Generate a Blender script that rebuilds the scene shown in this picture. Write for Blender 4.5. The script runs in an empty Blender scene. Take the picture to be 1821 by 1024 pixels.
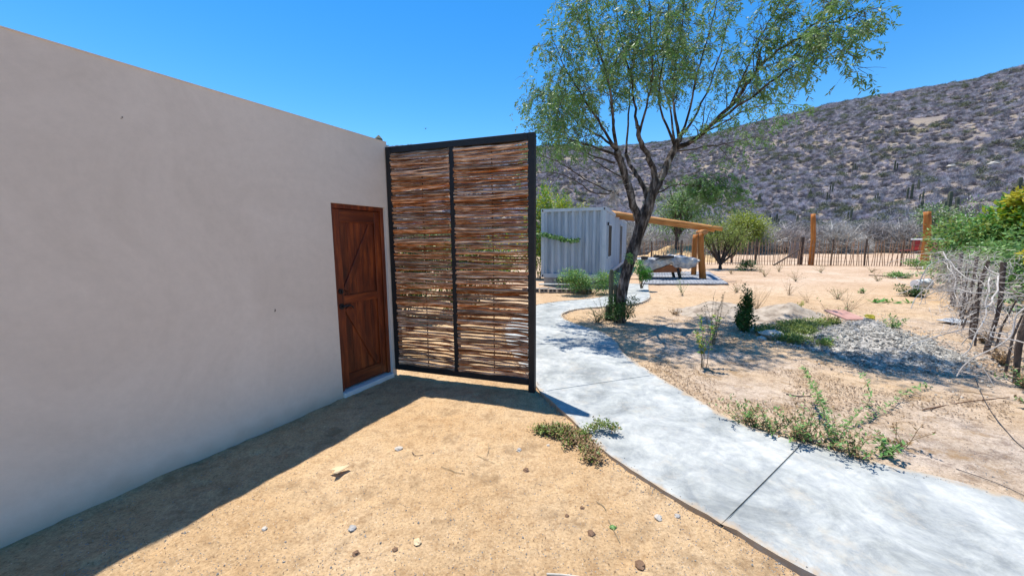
import bpy, math, random
from mathutils import Vector, Matrix, noise
R = math.radians
random.seed(7)
SC = bpy.context.scene
COL = SC.collection
# ------------------------------------------------------------------ camera
F, CX, CY, EYE = 670.0, 910.5, 512.0, 1.75
PITCH, ROLL = math.atan(84/670), R(-0.42)
fwd = Vector((0, math.cos(PITCH), -math.sin(PITCH)))
up0 = Vector((0, math.sin(PITCH), math.cos(PITCH)))
rt0 = Vector((1, 0, 0))
rt = rt0*math.cos(ROLL) + up0*math.sin(ROLL)
up = -rt0*math.sin(ROLL) + up0*math.cos(ROLL)
cam = bpy.data.cameras.new('camera')
cam.sensor_width = 36; cam.lens = F/1821*36
cam.clip_start = 0.05; cam.clip_end = 6000
co = bpy.data.objects.new('camera', cam); COL.objects.link(co)
M3 = Matrix((rt, up, -fwd)).transposed()
co.matrix_world = Matrix.Translation((0, 0, EYE)) @ M3.to_4x4()
SC.camera = co
# ------------------------------------------------------------------ sky, sun, exposure
SUN = Vector((-0.168, 0.219, 0.961)).normalized()
EL = math.asin(SUN.z)
w = bpy.data.worlds.new('World'); SC.world = w; w.use_nodes = True
nt = w.node_tree; nt.nodes.clear()
sky = nt.nodes.new('ShaderNodeTexSky'); sky.sky_type = 'NISHITA'; sky.sun_disc = False
sky.sun_elevation = EL
sky.sun_rotation = math.atan2(SUN.x, SUN.y)
sky.altitude = 300; sky.air_density = 1.0; sky.dust_density = 0.0; sky.ozone_density = 3.0
hsv = nt.nodes.new('ShaderNodeHueSaturation'); hsv.inputs['Saturation'].default_value = 1.36; hsv.inputs['Hue'].default_value = 0.499
bg = nt.nodes.new('ShaderNodeBackground'); bg.inputs['Strength'].default_value = 0.13
wo = nt.nodes.new('ShaderNodeOutputWorld')
nt.links.new(sky.outputs[0], hsv.inputs['Color']); nt.links.new(hsv.outputs[0], bg.inputs[0]); nt.links.new(bg.outputs[0], wo.inputs[0])
sl = bpy.data.lights.new('sun', 'SUN'); sl.energy = 4.2; sl.angle = R(0.53); sl.color = (1.0, 0.955, 0.88)
so = bpy.data.objects.new('sun', sl); COL.objects.link(so)
so.rotation_euler = SUN.to_track_quat('Z', 'Y').to_euler()
so.location = (0, 0, 30)
vs = SC.view_settings
vs.view_transform = 'Standard'; vs.look = 'None'; vs.gamma = 1; vs.use_curve_mapping = False
vs.exposure = 0.72
SC.cycles.max_bounces = 6; SC.cycles.diffuse_bounces = 4; SC.cycles.transparent_max_bounces = 6
SC.cycles.use_denoising = True

# ------------------------------------------------------------------ helpers
def ray(px, py):
    return fwd + rt*((px-CX)/F) - up*((py-CY)/F)
def at(px, py, Y):
    d = ray(px, py); return Vector((0, 0, EYE)) + d*(Y/d.y)
def gp(px, py, z=0.0):
    d = ray(px, py); return Vector((0, 0, EYE)) + d*((z-EYE)/d.z)
def U(a, b): return random.uniform(a, b)
def sstep(a, b, x):
    t = min(1, max(0, (x-a)/(b-a))); return t*t*(3-2*t)
def nz(x, y, s, o=0): return noise.noise(Vector((x*s+o, y*s-o, o*1.7)))
DENTS = []
random.seed(77)
for _i in range(70):
    _a = random.uniform(0, 6.28); DENTS.append((random.uniform(-2.4, 1.6), random.uniform(1.4, 4.6), math.cos(_a), math.sin(_a)))
def gz(x, y):
    d = math.hypot(x, y)
    f = 1.0 if d < 25 else 1.5
    z = 0.014*nz(x, y, 1.6, 3) + 0.011*nz(x, y, 4.3, 7) + 0.006*nz(x, y, 11, 1)
    if d < 9:
        z += 0.0045*nz(x, y, 19, 4)+0.0025*nz(x, y, 37, 8)
        for (px_, py_, ca, sa) in DENTS:
            dx, dy = x-px_, y-py_
            if abs(dx) < .2 and abs(dy) < .2:
                u, v = (dx*ca+dy*sa)/.125, (dy*ca-dx*sa)/.055; q = u*u+v*v
                if q < 3: z += -.011*math.exp(-q*1.4)+.005*math.exp(-(q-1.5)**2*2)
    return z*f

class MB:
    def __init__(s): s.v = []; s.f = []; s.m = []; s.mi = 0
    def poly(s, pts, face=None):
        b = len(s.v); s.v += [tuple(p) for p in pts]
        s.f.append(tuple(range(b, b+len(pts)))); s.m.append(s.mi)
    def raw(s, pts, faces):
        b = len(s.v); s.v += [tuple(p) for p in pts]
        for f in faces: s.f.append(tuple(b+i for i in f)); s.m.append(s.mi)
    def box(s, c, d, rot=None, taper=1.0):
        hx, hy, hz = d[0]/2, d[1]/2, d[2]/2; P = []
        for z, k in ((-hz, 1), (hz, taper)):
            for x, y in ((-hx, -hy), (hx, -hy), (hx, hy), (-hx, hy)):
                p = Vector((x*k, y*k, z))
                if rot is not None: p = rot @ p
                P.append(p+Vector(c))
        s.raw(P, [(0, 3, 2, 1), (4, 5, 6, 7), (0, 1, 5, 4), (1, 2, 6, 5), (2, 3, 7, 6), (3, 0, 4, 7)])
    def bar(s, a, b, w, h, upv=Vector((0, 0, 1))):
        a = Vector(a); b = Vector(b); d = (b-a).normalized()
        sd = d.cross(upv)
        if sd.length < 1e-4: sd = d.cross(Vector((0, 1, 0)))
        sd.normalize(); u = sd.cross(d).normalized(); P = []
        for q in (a, b):
            for i, j in ((-1, -1), (1, -1), (1, 1), (-1, 1)): P.append(q+sd*(i*w/2)+u*(j*h/2))
        s.raw(P, [(0, 1, 2, 3), (7, 6, 5, 4), (0, 4, 5, 1), (1, 5, 6, 2), (2, 6, 7, 3), (3, 7, 4, 0)])
    def tube(s, pts, rad, n=6, cap=True, wob=0.0):
        pts = [Vector(p) for p in pts]; k = len(pts)
        if not hasattr(rad, '__len__'): rad = [rad]*k
        b = len(s.v); pu = None
        for i, p in enumerate(pts):
            d = (pts[min(i+1, k-1)]-pts[max(i-1, 0)])
            if d.length < 1e-7: d = Vector((0, 0, 1))
            d.normalize()
            if pu is None:
                pu = d.cross(Vector((0, 0, 1)) if abs(d.z) < 0.9 else Vector((0, 1, 0))).normalized()
            pu = (pu-d*pu.dot(d))
            if pu.length < 1e-6: pu = d.orthogonal()
            pu.normalize(); q = d.cross(pu)
            for j in range(n):
                a = 2*math.pi*j/n; r = rad[i]*(1+(U(-wob, wob) if wob else 0))
                s.v.append(tuple(p+pu*(math.cos(a)*r)+q*(math.sin(a)*r)))
        for i in range(k-1):
            for j in range(n):
                j2 = (j+1) % n
                s.f.append((b+i*n+j, b+i*n+j2, b+(i+1)*n+j2, b+(i+1)*n+j)); s.m.append(s.mi)
        if cap:
            s.f.append(tuple(b+j for j in range(n))[::-1]); s.m.append(s.mi)
            s.f.append(tuple(b+(k-1)*n+j for j in range(n))); s.m.append(s.mi)
    def leaf(s, p, d, nrm, L, W):
        d = d.normalized(); sd = d.cross(nrm)
        if sd.length < 1e-5: sd = d.orthogonal()
        sd.normalize(); m = p+d*(L*0.45)
        s.poly((p, m+sd*W/2, p+d*L, m-sd*W/2))
    def build(s, name, mats, parent=None, smooth=False, loc=None):
        me = bpy.data.meshes.new(name)
        me.from_pydata(s.v, [], s.f)
        if not isinstance(mats, (list, tuple)): mats = [mats]
        for m in mats: me.materials.append(m)
        if len(mats) > 1: me.polygons.foreach_set('material_index', s.m)
        if smooth: me.polygons.foreach_set('use_smooth', [True]*len(me.polygons))
        me.update()
        o = bpy.data.objects.new(name, me); COL.objects.link(o)
        if parent: o.parent = parent
        if loc is not None: o.location = loc
        return o
def tag(o, label, cat, group=None, kind=None):
    if label: o['label'] = label
    if cat: o['category'] = cat
    if group: o['group'] = group
    if kind: o['kind'] = kind
    return o
def empty(name, loc, label, cat, group=None, rz=0):
    o = bpy.data.objects.new(name, None); COL.objects.link(o)
    o.location = loc; o.rotation_euler = (0, 0, rz); o.empty_display_size = 0.1
    return tag(o, label, cat, group)
def bevel(o, wd=0.006, seg=2):
    m = o.modifiers.new('bevel', 'BEVEL'); m.width = wd; m.segments = seg; m.limit_method = 'ANGLE'
    return o
def smooth_poly(pts, n=6):
    P = [Vector(p) for p in pts]; out = []
    for i in range(len(P)-1):
        p0 = P[max(i-1, 0)]; p1 = P[i]; p2 = P[i+1]; p3 = P[min(i+2, len(P)-1)]
        for k in range(n):
            t = k/n
            out.append(0.5*((2*p1)+(p2-p0)*t+(2*p0-5*p1+4*p2-p3)*t*t+(3*p1-p0-3*p2+p3)*t**3))
    out.append(P[-1]); return out

# ------------------------------------------------------------------ materials
def N(nt, t, **kw):
    n = nt.nodes.new(t)
    for k, v in kw.items():
        if k in n.inputs: n.inputs[k].default_value = v
        else: setattr(n, k, v)
    return n
def ramp(nt, stops, interp='LINEAR'):
    n = nt.nodes.new('ShaderNodeValToRGB'); e = n.color_ramp.elements
    n.color_ramp.interpolation = interp
    while len(e) < len(stops): e.new(0.5)
    for i, (p, c) in enumerate(stops):
        e[i].position = p; e[i].color = (c[0], c[1], c[2], 1) if hasattr(c, '__len__') else (c, c, c, 1)
    return n
def mat(name, stops, scale=5, detail=5, rough=0.8, bump=0.0, bscale=40, stretch=(1, 1, 1), rnd=0.0, spec=0.3, metal=0.0, coat=0, bdist=0.01, huev=0.0, wear=None):
    """stops: colour ramp over noise; rnd: brightness variation per object; wear: (colour, scale, threshold)"""
    m = bpy.data.materials.new(name); m.use_nodes = True; nt = m.node_tree; L = nt.links
    bs = nt.nodes['Principled BSDF']
    tc = N(nt, 'ShaderNodeTexCoord'); mp = N(nt, 'ShaderNodeMapping'); mp.inputs['Scale'].default_value = stretch
    L.new(tc.outputs['Object'], mp.inputs[0])
    no = N(nt, 'ShaderNodeTexNoise', Scale=scale, Detail=detail, Roughness=0.6); L.new(mp.outputs[0], no.inputs['Vector'])
    rp = ramp(nt, stops); L.new(no.outputs[0], rp.inputs[0]); c = rp.outputs[0]
    if wear:
        n2 = N(nt, 'ShaderNodeTexNoise', Scale=wear[1], Detail=6, Roughness=0.65); L.new(mp.outputs[0], n2.inputs['Vector'])
        r2 = ramp(nt, [(wear[2], 0), (wear[2]+0.1, 1)]); L.new(n2.outputs[0], r2.inputs[0])
        mx = N(nt, 'ShaderNodeMix', data_type='RGBA'); L.new(r2.outputs[0], mx.inputs[0]); L.new(c, mx.inputs[6])
        mx.inputs[7].default_value = (*wear[0], 1); c = mx.outputs[2]
    if rnd or huev:
        oi = N(nt, 'ShaderNodeObjectInfo')
        mr = N(nt, 'ShaderNodeMapRange'); mr.inputs[3].default_value = 1-rnd; mr.inputs[4].default_value = 1+rnd
        L.new(oi.outputs['Random'], mr.inputs[0])
        hs = N(nt, 'ShaderNodeHueSaturation'); L.new(mr.outputs[0], hs.inputs['Value']); L.new(c, hs.inputs['Color'])
        if huev:
            ml = N(nt, 'ShaderNodeMath', operation='MULTIPLY'); ml.inputs[1].default_value = 37.3; L.new(oi.outputs['Random'], ml.inputs[0])
            fr = N(nt, 'ShaderNodeMath', operation='FRACT'); L.new(ml.outputs[0], fr.inputs[0])
            m2 = N(nt, 'ShaderNodeMapRange'); m2.inputs[3].default_value = 0.5-huev; m2.inputs[4].default_value = 0.5+huev
            L.new(fr.outputs[0], m2.inputs[0]); L.new(m2.outputs[0], hs.inputs['Hue'])
            m3 = N(nt, 'ShaderNodeMapRange'); m3.inputs[3].default_value = 1.15; m3.inputs[4].default_value = 0.7
            L.new(fr.outputs[0], m3.inputs[0]); L.new(m3.outputs[0], hs.inputs['Saturation'])
        c = hs.outputs[0]
    L.new(c, bs.inputs['Base Color'])
    bs.inputs['Roughness'].default_value = rough; bs.inputs['Specular IOR Level'].default_value = spec
    bs.inputs['Metallic'].default_value = metal
    if coat: bs.inputs['Coat Weight'].default_value = coat; bs.inputs['Coat Roughness'].default_value = 0.25
    if bump:
        nb = N(nt, 'ShaderNodeTexNoise', Scale=bscale, Detail=6, Roughness=0.65); L.new(mp.outputs[0], nb.inputs['Vector'])
        bp = N(nt, 'ShaderNodeBump', Strength=bump, Distance=bdist); L.new(nb.outputs[0], bp.inputs['Height']); L.new(bp.outputs[0], bs.inputs['Normal'])
    return m
def leafmat(name, stops, scale=9, trans=0.3, rnd=0.0, rough=0.5):
    m = bpy.data.materials.new(name); m.use_nodes = True; nt = m.node_tree; L = nt.links; nt.nodes.clear()
    out = N(nt, 'ShaderNodeOutputMaterial')
    tc = N(nt, 'ShaderNodeTexCoord'); no = N(nt, 'ShaderNodeTexNoise', Scale=scale, Detail=4, Roughness=0.7)
    L.new(tc.outputs['Object'], no.inputs['Vector'])
    rp = ramp(nt, stops); L.new(no.outputs[0], rp.inputs[0]); c = rp.outputs[0]
    if rnd:
        oi = N(nt, 'ShaderNodeObjectInfo'); mr = N(nt, 'ShaderNodeMapRange'); mr.inputs[3].default_value = 1-rnd; mr.inputs[4].default_value = 1+rnd
        L.new(oi.outputs['Random'], mr.inputs[0]); hs = N(nt, 'ShaderNodeHueSaturation')
        L.new(mr.outputs[0], hs.inputs['Value']); L.new(c, hs.inputs['Color']); c = hs.outputs[0]
    p = N(nt, 'ShaderNodeBsdfPrincipled', Roughness=rough); p.inputs['Specular IOR Level'].default_value = 0.35; L.new(c, p.inputs['Base Color'])
    t = N(nt, 'ShaderNodeBsdfTranslucent'); L.new(c, t.inputs[0])
    mx = N(nt, 'ShaderNodeMixShader'); mx.inputs[0].default_value = trans
    L.new(p.outputs[0], mx.inputs[1]); L.new(t.outputs[0], mx.inputs[2]); L.new(mx.outputs[0], out.inputs[0])
    return m

def ground_mat():
    m = bpy.data.materials.new('sand'); m.use_nodes = True; nt = m.node_tree; L = nt.links; bs = nt.nodes['Principled BSDF']
    tc = N(nt, 'ShaderNodeTexCoord'); V = tc.outputs['Object']
    def nse(sc, det=5, ro=0.6):
        n = N(nt, 'ShaderNodeTexNoise', Scale=sc, Detail=det, Roughness=ro); L.new(V, n.inputs['Vector']); return n.outputs[0]
    def mix(f, a, b, bt='MIX'):
        n = N(nt, 'ShaderNodeMix', data_type='RGBA', blend_type=bt)
        for i, x in ((0, f), (6, a), (7, b)):
            if hasattr(x, 'is_linked'): L.new(x, n.inputs[i])
            elif hasattr(x, '__len__'): n.inputs[i].default_value = (*x, 1)
            else: n.inputs[i].default_value = x
        return n.outputs[2]
    def rmp(x, st):
        r = ramp(nt, st); L.new(x, r.inputs[0]); return r.outputs[0]
    base = rmp(nse(1.3, 6), [(0.3, (0.41, 0.262, 0.132)), (0.5, (0.485, 0.332, 0.185)), (0.72, (0.56, 0.41, 0.255))])
    # greyer, ashier yard soil on the right hand side of the path
    sp = N(nt, 'ShaderNodeSeparateXYZ'); L.new(V, sp.inputs[0])
    gx = N(nt, 'ShaderNodeMapRange'); gx.inputs[1].default_value = 1.2; gx.inputs[2].default_value = 2.6; L.new(sp.outputs[0], gx.inputs[0])
    gy = N(nt, 'ShaderNodeMapRange'); gy.inputs[1].default_value = 10.5; gy.inputs[2].default_value = 7.5; L.new(sp.outputs[1], gy.inputs[0])
    mu = N(nt, 'ShaderNodeMath', operation='MULTIPLY'); L.new(gx.outputs[0], mu.inputs[0]); L.new(gy.outputs[0], mu.inputs[1])
    pat = rmp(nse(0.55, 5), [(0.36, 0.25), (0.62, 1.0)])
    mu2 = N(nt, 'ShaderNodeMath', operation='MULTIPLY'); L.new(mu.outputs[0], mu2.inputs[0]); L.new(pat, mu2.inputs[1])
    grey = rmp(nse(2.3, 6), [(0.3, (0.34, 0.265, 0.20)), (0.6, (0.49, 0.40, 0.32))])
    grey = mix(rmp(nse(6.5, 9, 0.8), [(0.50, 0), (0.60, 0.75)]), grey, (0.17, 0.125, 0.10))
    col = mix(mu2.outputs[0], base, grey)
    # far yard: paler pinkish sand
    fy = N(nt, 'ShaderNodeMapRange'); fy.inputs[1].default_value = 8; fy.inputs[2].default_value = 15; L.new(sp.outputs[1], fy.inputs[0])
    col = mix(fy.outputs[0], col, rmp(nse(0.35, 7), [(0.3, (0.38, 0.255, 0.165)), (0.5, (0.47, 0.34, 0.235)), (0.7, (0.54, 0.42, 0.315))]))
    # fine grains and pebbly specks
    col = mix(1.0, col, rmp(nse(55, 4, 0.7), [(0.3, (0.66, 0.60, 0.54)), (0.46, (1.0, 0.99, 0.98)), (0.7, (1.30, 1.30, 1.30))]), 'MULTIPLY')
    spk = rmp(nse(130, 2, 0.5), [(0.68, 0), (0.74, 1)]); col = mix(spk, col, (0.75, 0.68, 0.58))
    drk = rmp(nse(95, 2, 0.5), [(0.27, 1), (0.33, 0)]); col = mix(drk, col, (0.20, 0.13, 0.075))
    col = mix(1.0, col, rmp(nse(8, 8, 0.75), [(0.33, (0.74, 0.69, 0.64)), (0.5, (1, 1, 1)), (0.7, (1.14, 1.14, 1.13))]), 'MULTIPLY')
    # damp/litter patches
    lit = rmp(nse(2.6, 8, 0.75), [(0.53, 0), (0.64, 0.85)]); col = mix(lit, col, (0.29, 0.185, 0.095))
    L.new(col, bs.inputs['Base Color']); bs.inputs['Roughness'].default_value = 0.95; bs.inputs['Specular IOR Level'].default_value = 0.15
    b1 = N(nt, 'ShaderNodeBump', Strength=0.9, Distance=0.025); L.new(nse(17, 9, 0.75), b1.inputs['Height'])
    b2 = N(nt, 'ShaderNodeBump', Strength=0.6, Distance=0.004); L.new(nse(150, 3, 0.7), b2.inputs['Height']); L.new(b1.outputs[0], b2.inputs['Normal'])
    L.new(b2.outputs[0], bs.inputs['Normal'])
    return m
def concrete_mat():
    m = bpy.data.materials.new('concrete'); m.use_nodes = True; nt = m.node_tree; L = nt.links; bs = nt.nodes['Principled BSDF']
    tc = N(nt, 'ShaderNodeTexCoord')
    def nse(sc, det=5, ro=0.6, dist=0.0):
        n = N(nt, 'ShaderNodeTexNoise', Scale=sc, Detail=det, Roughness=ro, Distortion=dist); L.new(tc.outputs['Object'], n.inputs['Vector']); return n.outputs[0]
    def rmp(x, st):
        r = ramp(nt, st); L.new(x, r.inputs[0]); return r.outputs[0]
    c1 = rmp(nse(1.6, 12, 0.74, 0.5), [(0.36, (0.235, 0.245, 0.235)), (0.47, (0.335, 0.345, 0.33)), (0.60, (0.46, 0.462, 0.435))])
    c2 = rmp(nse(7, 9, 0.75, 0.8), [(0.34, (0.74, 0.76, 0.80)), (0.64, (1.12, 1.11, 1.08))])
    mx = N(nt, 'ShaderNodeMix', data_type='RGBA', blend_type='MULTIPLY'); mx.inputs[0].default_value = 1; L.new(c1, mx.inputs[6]); L.new(c2, mx.inputs[7])
    c3 = rmp(nse(2.9, 10, 0.8), [(0.54, 0), (0.68, 0.6)])
    m2 = N(nt, 'ShaderNodeMix', data_type='RGBA'); L.new(c3, m2.inputs[0]); L.new(mx.outputs[2], m2.inputs[6]); m2.inputs[7].default_value = (0.46, 0.40, 0.31, 1)
    sp = rmp(nse(60, 3, 0.6), [(0.70, 0), (0.76, 0.5)])
    m3 = N(nt, 'ShaderNodeMix', data_type='RGBA'); L.new(sp, m3.inputs[0]); L.new(m2.outputs[2], m3.inputs[6]); m3.inputs[7].default_value = (0.26, 0.25, 0.24, 1)
    at_ = nt.nodes.new('ShaderNodeAttribute'); at_.attribute_name = 'edge'
    ma = N(nt, 'ShaderNodeMath', operation='MULTIPLY_ADD'); L.new(nse(6, 8, 0.8), ma.inputs[0]); ma.inputs[1].default_value = 1.6; ma.inputs[2].default_value = -1.12
    mb = N(nt, 'ShaderNodeMath', operation='ADD'); L.new(ma.outputs[0], mb.inputs[0]); L.new(at_.outputs['Fac'], mb.inputs[1])
    me_ = ramp(nt, [(0.30, 0), (0.62, 0.85)]); L.new(mb.outputs[0], me_.inputs[0])
    m4 = N(nt, 'ShaderNodeMix', data_type='RGBA'); L.new(me_.outputs[0], m4.inputs[0]); L.new(m3.outputs[2], m4.inputs[6]); m4.inputs[7].default_value = (0.40, 0.29, 0.18, 1)
    L.new(m4.outputs[2], bs.inputs['Base Color'])
    r = N(nt, 'ShaderNodeMapRange'); r.inputs[3].default_value = 0.78; r.inputs[4].default_value = 0.95; L.new(nse(4), r.inputs[0]); L.new(r.outputs[0], bs.inputs['Roughness'])
    bp = N(nt, 'ShaderNodeBump', Strength=0.35, Distance=0.004); L.new(nse(22, 8, 0.7), bp.inputs['Height']); L.new(bp.outputs[0], bs.inputs['Normal'])
    return m
def stucco_mat():
    m = bpy.data.materials.new('stucco'); m.use_nodes = True; nt = m.node_tree; L = nt.links; bs = nt.nodes['Principled BSDF']
    tc = N(nt, 'ShaderNodeTexCoord')
    def nse(sc, det=5, ro=0.6, dist=0.0):
        n = N(nt, 'ShaderNodeTexNoise', Scale=sc, Detail=det, Roughness=ro, Distortion=dist); L.new(tc.outputs['Object'], n.inputs['Vector']); return n.outputs[0]
    r1 = ramp(nt, [(0.3, (0.62, 0.525, 0.440)), (0.5, (0.675, 0.575, 0.487)), (0.7, (0.72, 0.62, 0.53))]); L.new(nse(0.9, 9, 0.72, 0.9), r1.inputs[0])
    r2 = ramp(nt, [(0.3, 0.95), (0.7, 1.04)]); L.new(nse(14, 7, 0.75), r2.inputs[0])
    mx = N(nt, 'ShaderNodeMix', data_type='RGBA', blend_type='MULTIPLY'); mx.inputs[0].default_value = 1; L.new(r1.outputs[0], mx.inputs[6]); L.new(r2.outputs[0], mx.inputs[7])
    # rain splash of soil along the foot
    sp = N(nt, 'ShaderNodeSeparateXYZ'); L.new(tc.outputs['Object'], sp.inputs[0])
    ad = N(nt, 'ShaderNodeMath', operation='MULTIPLY_ADD'); L.new(nse(7, 5, 0.7), ad.inputs[0]); ad.inputs[1].default_value = -0.25; L.new(sp.outputs[2], ad.inputs[2])
    mr = N(nt, 'ShaderNodeMapRange'); mr.inputs[1].default_value = -0.12; mr.inputs[2].default_value = 0.03; mr.inputs[3].default_value = 0.5; mr.inputs[4].default_value = 0; L.new(ad.outputs[0], mr.inputs[0])
    m2 = N(nt, 'ShaderNodeMix', data_type='RGBA'); L.new(mr.outputs[0], m2.inputs[0]); L.new(mx.outputs[2], m2.inputs[6]); m2.inputs[7].default_value = (0.36, 0.27, 0.19, 1)
    L.new(m2.outputs[2], bs.inputs['Base Color']); bs.inputs['Roughness'].default_value = 0.9; bs.inputs['Specular IOR Level'].default_value = 0.2
    b = N(nt, 'ShaderNodeBump', Strength=0.25, Distance=0.006); L.new(nse(6, 9, 0.65, 0.5), b.inputs['Height'])
    b2 = N(nt, 'ShaderNodeBump', Strength=0.25, Distance=0.002); L.new(nse(160, 3, 0.6), b2.inputs['Height']); L.new(b.outputs[0], b2.inputs['Normal']); L.new(b2.outputs[0], bs.inputs['Normal'])
    return m

M_sand = ground_mat(); M_conc = concrete_mat(); M_stucco = stucco_mat()
M_cap = mat('cap', [(0.3, (0.15, 0.145, 0.15)), (0.7, (0.24, 0.23, 0.23))], 6, rough=0.85, bump=0.2)
M_reveal = mat('reveal_plaster', [(0.3, (0.60, 0.57, 0.54)), (0.7, (0.70, 0.67, 0.64))], 5, rough=0.85, bump=0.2, bscale=60)
M_door = mat('stained_wood', [(0.3, (0.038, 0.006, 0.002)), (0.5, (0.125, 0.022, 0.005)), (0.72, (0.27, 0.060, 0.011))], 3.2, 8, rough=0.42, bump=0.25, bscale=14, stretch=(6, 6, 0.7), rnd=0.22, spec=0.4, coat=0.15)
M_doorh = mat('stained_wood_rail', [(0.3, (0.038, 0.006, 0.002)), (0.5, (0.125, 0.022, 0.005)), (0.72, (0.27, 0.060, 0.011))], 3.2, 8, rough=0.42, bump=0.25, bscale=14, stretch=(0.7, 6, 6), rnd=0.2, spec=0.4, coat=0.15)
M_iron = mat('black_iron', [(0.3, (0.008, 0.008, 0.009)), (0.7, (0.016, 0.016, 0.018))], 8, rough=0.55, bump=0.1, bscale=90, spec=0.35)
M_stick = mat('woven_stick', [(0.30, (0.15, 0.047, 0.016)), (0.48, (0.39, 0.16, 0.063)), (0.66, (0.72, 0.44, 0.26))], 5, 8, rough=0.75, bump=0.5, bscale=30, stretch=(1.2, 8, 8), rnd=0.55, huev=0.008, bdist=0.004)
M_rod = mat('rusty_rod', [(0.3, (0.07, 0.03, 0.015)), (0.7, (0.18, 0.08, 0.035))], 12, rough=0.8, bump=0.2)
M_cont = mat('container_paint', [(0.3, (0.27, 0.335, 0.41)), (0.55, (0.39, 0.455, 0.525)), (0.75, (0.48, 0.53, 0.58))], 1.8, 8, rough=0.6, bump=0.1, bscale=20, stretch=(2, 2, 0.4), wear=((0.26, 0.17, 0.12), 2.6, 0.66))
M_contf = mat('container_frame', [(0.3, (0.36, 0.43, 0.50)), (0.7, (0.50, 0.56, 0.62))], 3, 6, rough=0.6, wear=((0.28, 0.17, 0.10), 5, 0.66))
M_dark = mat('dark_opening', [(0.3, (0.01, 0.01, 0.012)), (0.7, (0.03, 0.03, 0.03))], 4, rough=0.6)
M_glass = mat('dark_glass', [(0.3, (0.012, 0.014, 0.016)), (0.7, (0.02, 0.022, 0.025))], 2, rough=0.12, spec=0.6)
M_block = mat('cement_block', [(0.3, (0.24, 0.22, 0.20)), (0.7, (0.40, 0.375, 0.345))], 8, 6, rough=0.95, bump=0.5, bscale=70, rnd=0.15)
M_log = mat('varnished_log', [(0.25, (0.22, 0.065, 0.012)), (0.5, (0.42, 0.145, 0.027)), (0.78, (0.58, 0.26, 0.065))], 3.0, 8, rough=0.6, bump=0.5, bscale=10, stretch=(3, 3, 0.5), rnd=0.1, wear=((0.17, 0.055, 0.018), 3.5, 0.66))
M_logx = mat('varnished_beam', [(0.25, (0.28, 0.10, 0.024)), (0.5, (0.48, 0.21, 0.055)), (0.78, (0.62, 0.34, 0.12))], 3.0, 8, rough=0.6, bump=0.5, bscale=10, stretch=(0.6, 3, 3), wear=((0.24, 0.085, 0.03), 4.0, 0.66))
M_endgrain = mat('end_grain', [(0.3, (0.30, 0.12, 0.04)), (0.7, (0.52, 0.27, 0.11))], 22, 4, rough=0.8)
M_bark = mat('bark', [(0.38, (0.018, 0.014, 0.012)), (0.47, (0.065, 0.050, 0.042)), (0.56, (0.17, 0.14, 0.12)), (0.68, (0.38, 0.335, 0.305))], 5.5, 9, rough=0.95, bump=1.0, bscale=9, stretch=(2.2, 2.2, 0.7), bdist=0.06)
M_limb = mat('limb_bark', [(0.38, (0.014, 0.011, 0.009)), (0.5, (0.05, 0.04, 0.034)), (0.62, (0.17, 0.145, 0.13))], 4.0, 8, rough=0.95, bump=0.8, bscale=9, stretch=(2, 2, 1), bdist=0.03)
M_twig = mat('dark_twig', [(0.3, (0.035, 0.027, 0.022)), (0.7, (0.11, 0.085, 0.070))], 8, rough=0.9)
M_leaf = leafmat('tree_leaf', [(0.28, (0.065, 0.165, 0.045)), (0.48, (0.125, 0.255, 0.065)), (0.62, (0.21, 0.34, 0.11)), (0.76, (0.40, 0.43, 0.13))], 2.2, 0.36)
M_leafp = leafmat('tree_leaf_pale', [(0.3, (0.117, 0.195, 0.098)), (0.7, (0.286, 0.351, 0.182))], 3, 0.3)
M_weed = leafmat('weed_leaf', [(0.3, (0.085, 0.221, 0.051)), (0.55, (0.170, 0.323, 0.085)), (0.75, (0.408, 0.425, 0.136))], 12, 0.25)
M_weeddry = leafmat('weed_leaf_dry', [(0.3, (0.188, 0.106, 0.050)), (0.7, (0.413, 0.275, 0.138))], 12, 0.15)
M_litter = mat('litter', [(0.3, (0.07, 0.045, 0.03)), (0.7, (0.20, 0.13, 0.085))], 14, rough=1)
M_creep = leafmat('creeping_leaf', [(0.3, (0.08, 0.15, 0.025)), (0.7, (0.24, 0.28, 0.07))], 14, 0.2)
M_stem = mat('weed_stem', [(0.3, (0.17, 0.12, 0.07)), (0.7, (0.34, 0.27, 0.17))], 12, rough=0.9)
M_greensh = leafmat('dark_shrub_leaf', [(0.3, (0.023, 0.078, 0.016)), (0.7, (0.072, 0.163, 0.036))], 12, 0.2)
M_lime = leafmat('lime_leaf', [(0.3, (0.17, 0.25, 0.016)), (0.6, (0.38, 0.42, 0.025)), (0.8, (0.594, 0.567, 0.061))], 1.6, 0.35)
M_bright = leafmat('bright_leaf', [(0.3, (0.048, 0.184, 0.029)), (0.7, (0.136, 0.352, 0.051))], 6, 0.3)
M_olive = leafmat('olive_leaf', [(0.3, (0.119, 0.178, 0.034)), (0.7, (0.289, 0.340, 0.071))], 4, 0.3)
M_far = leafmat('far_green_leaf', [(0.3, (0.095, 0.190, 0.053)), (0.7, (0.247, 0.361, 0.123))], 3, 0.25)
M_yell = leafmat('yellow_leaf', [(0.3, (0.30, 0.29, 0.03)), (0.7, (0.62, 0.52, 0.05))], 6, 0.35)
M_red = leafmat('red_bract', [(0.3, (0.45, 0.02, 0.02)), (0.7, (0.65, 0.05, 0.05))], 6, 0.3)
M_scrub = mat('bare_scrub_hazed', [(0.3, (0.29, 0.262, 0.28)), (0.5, (0.42, 0.38, 0.40)), (0.75, (0.60, 0.55, 0.54))], 0.7, 5, rough=0.95, rnd=0.62, huev=0.05)  # lavender grey twigs, painted lighter and bluer in place of haze
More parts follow.
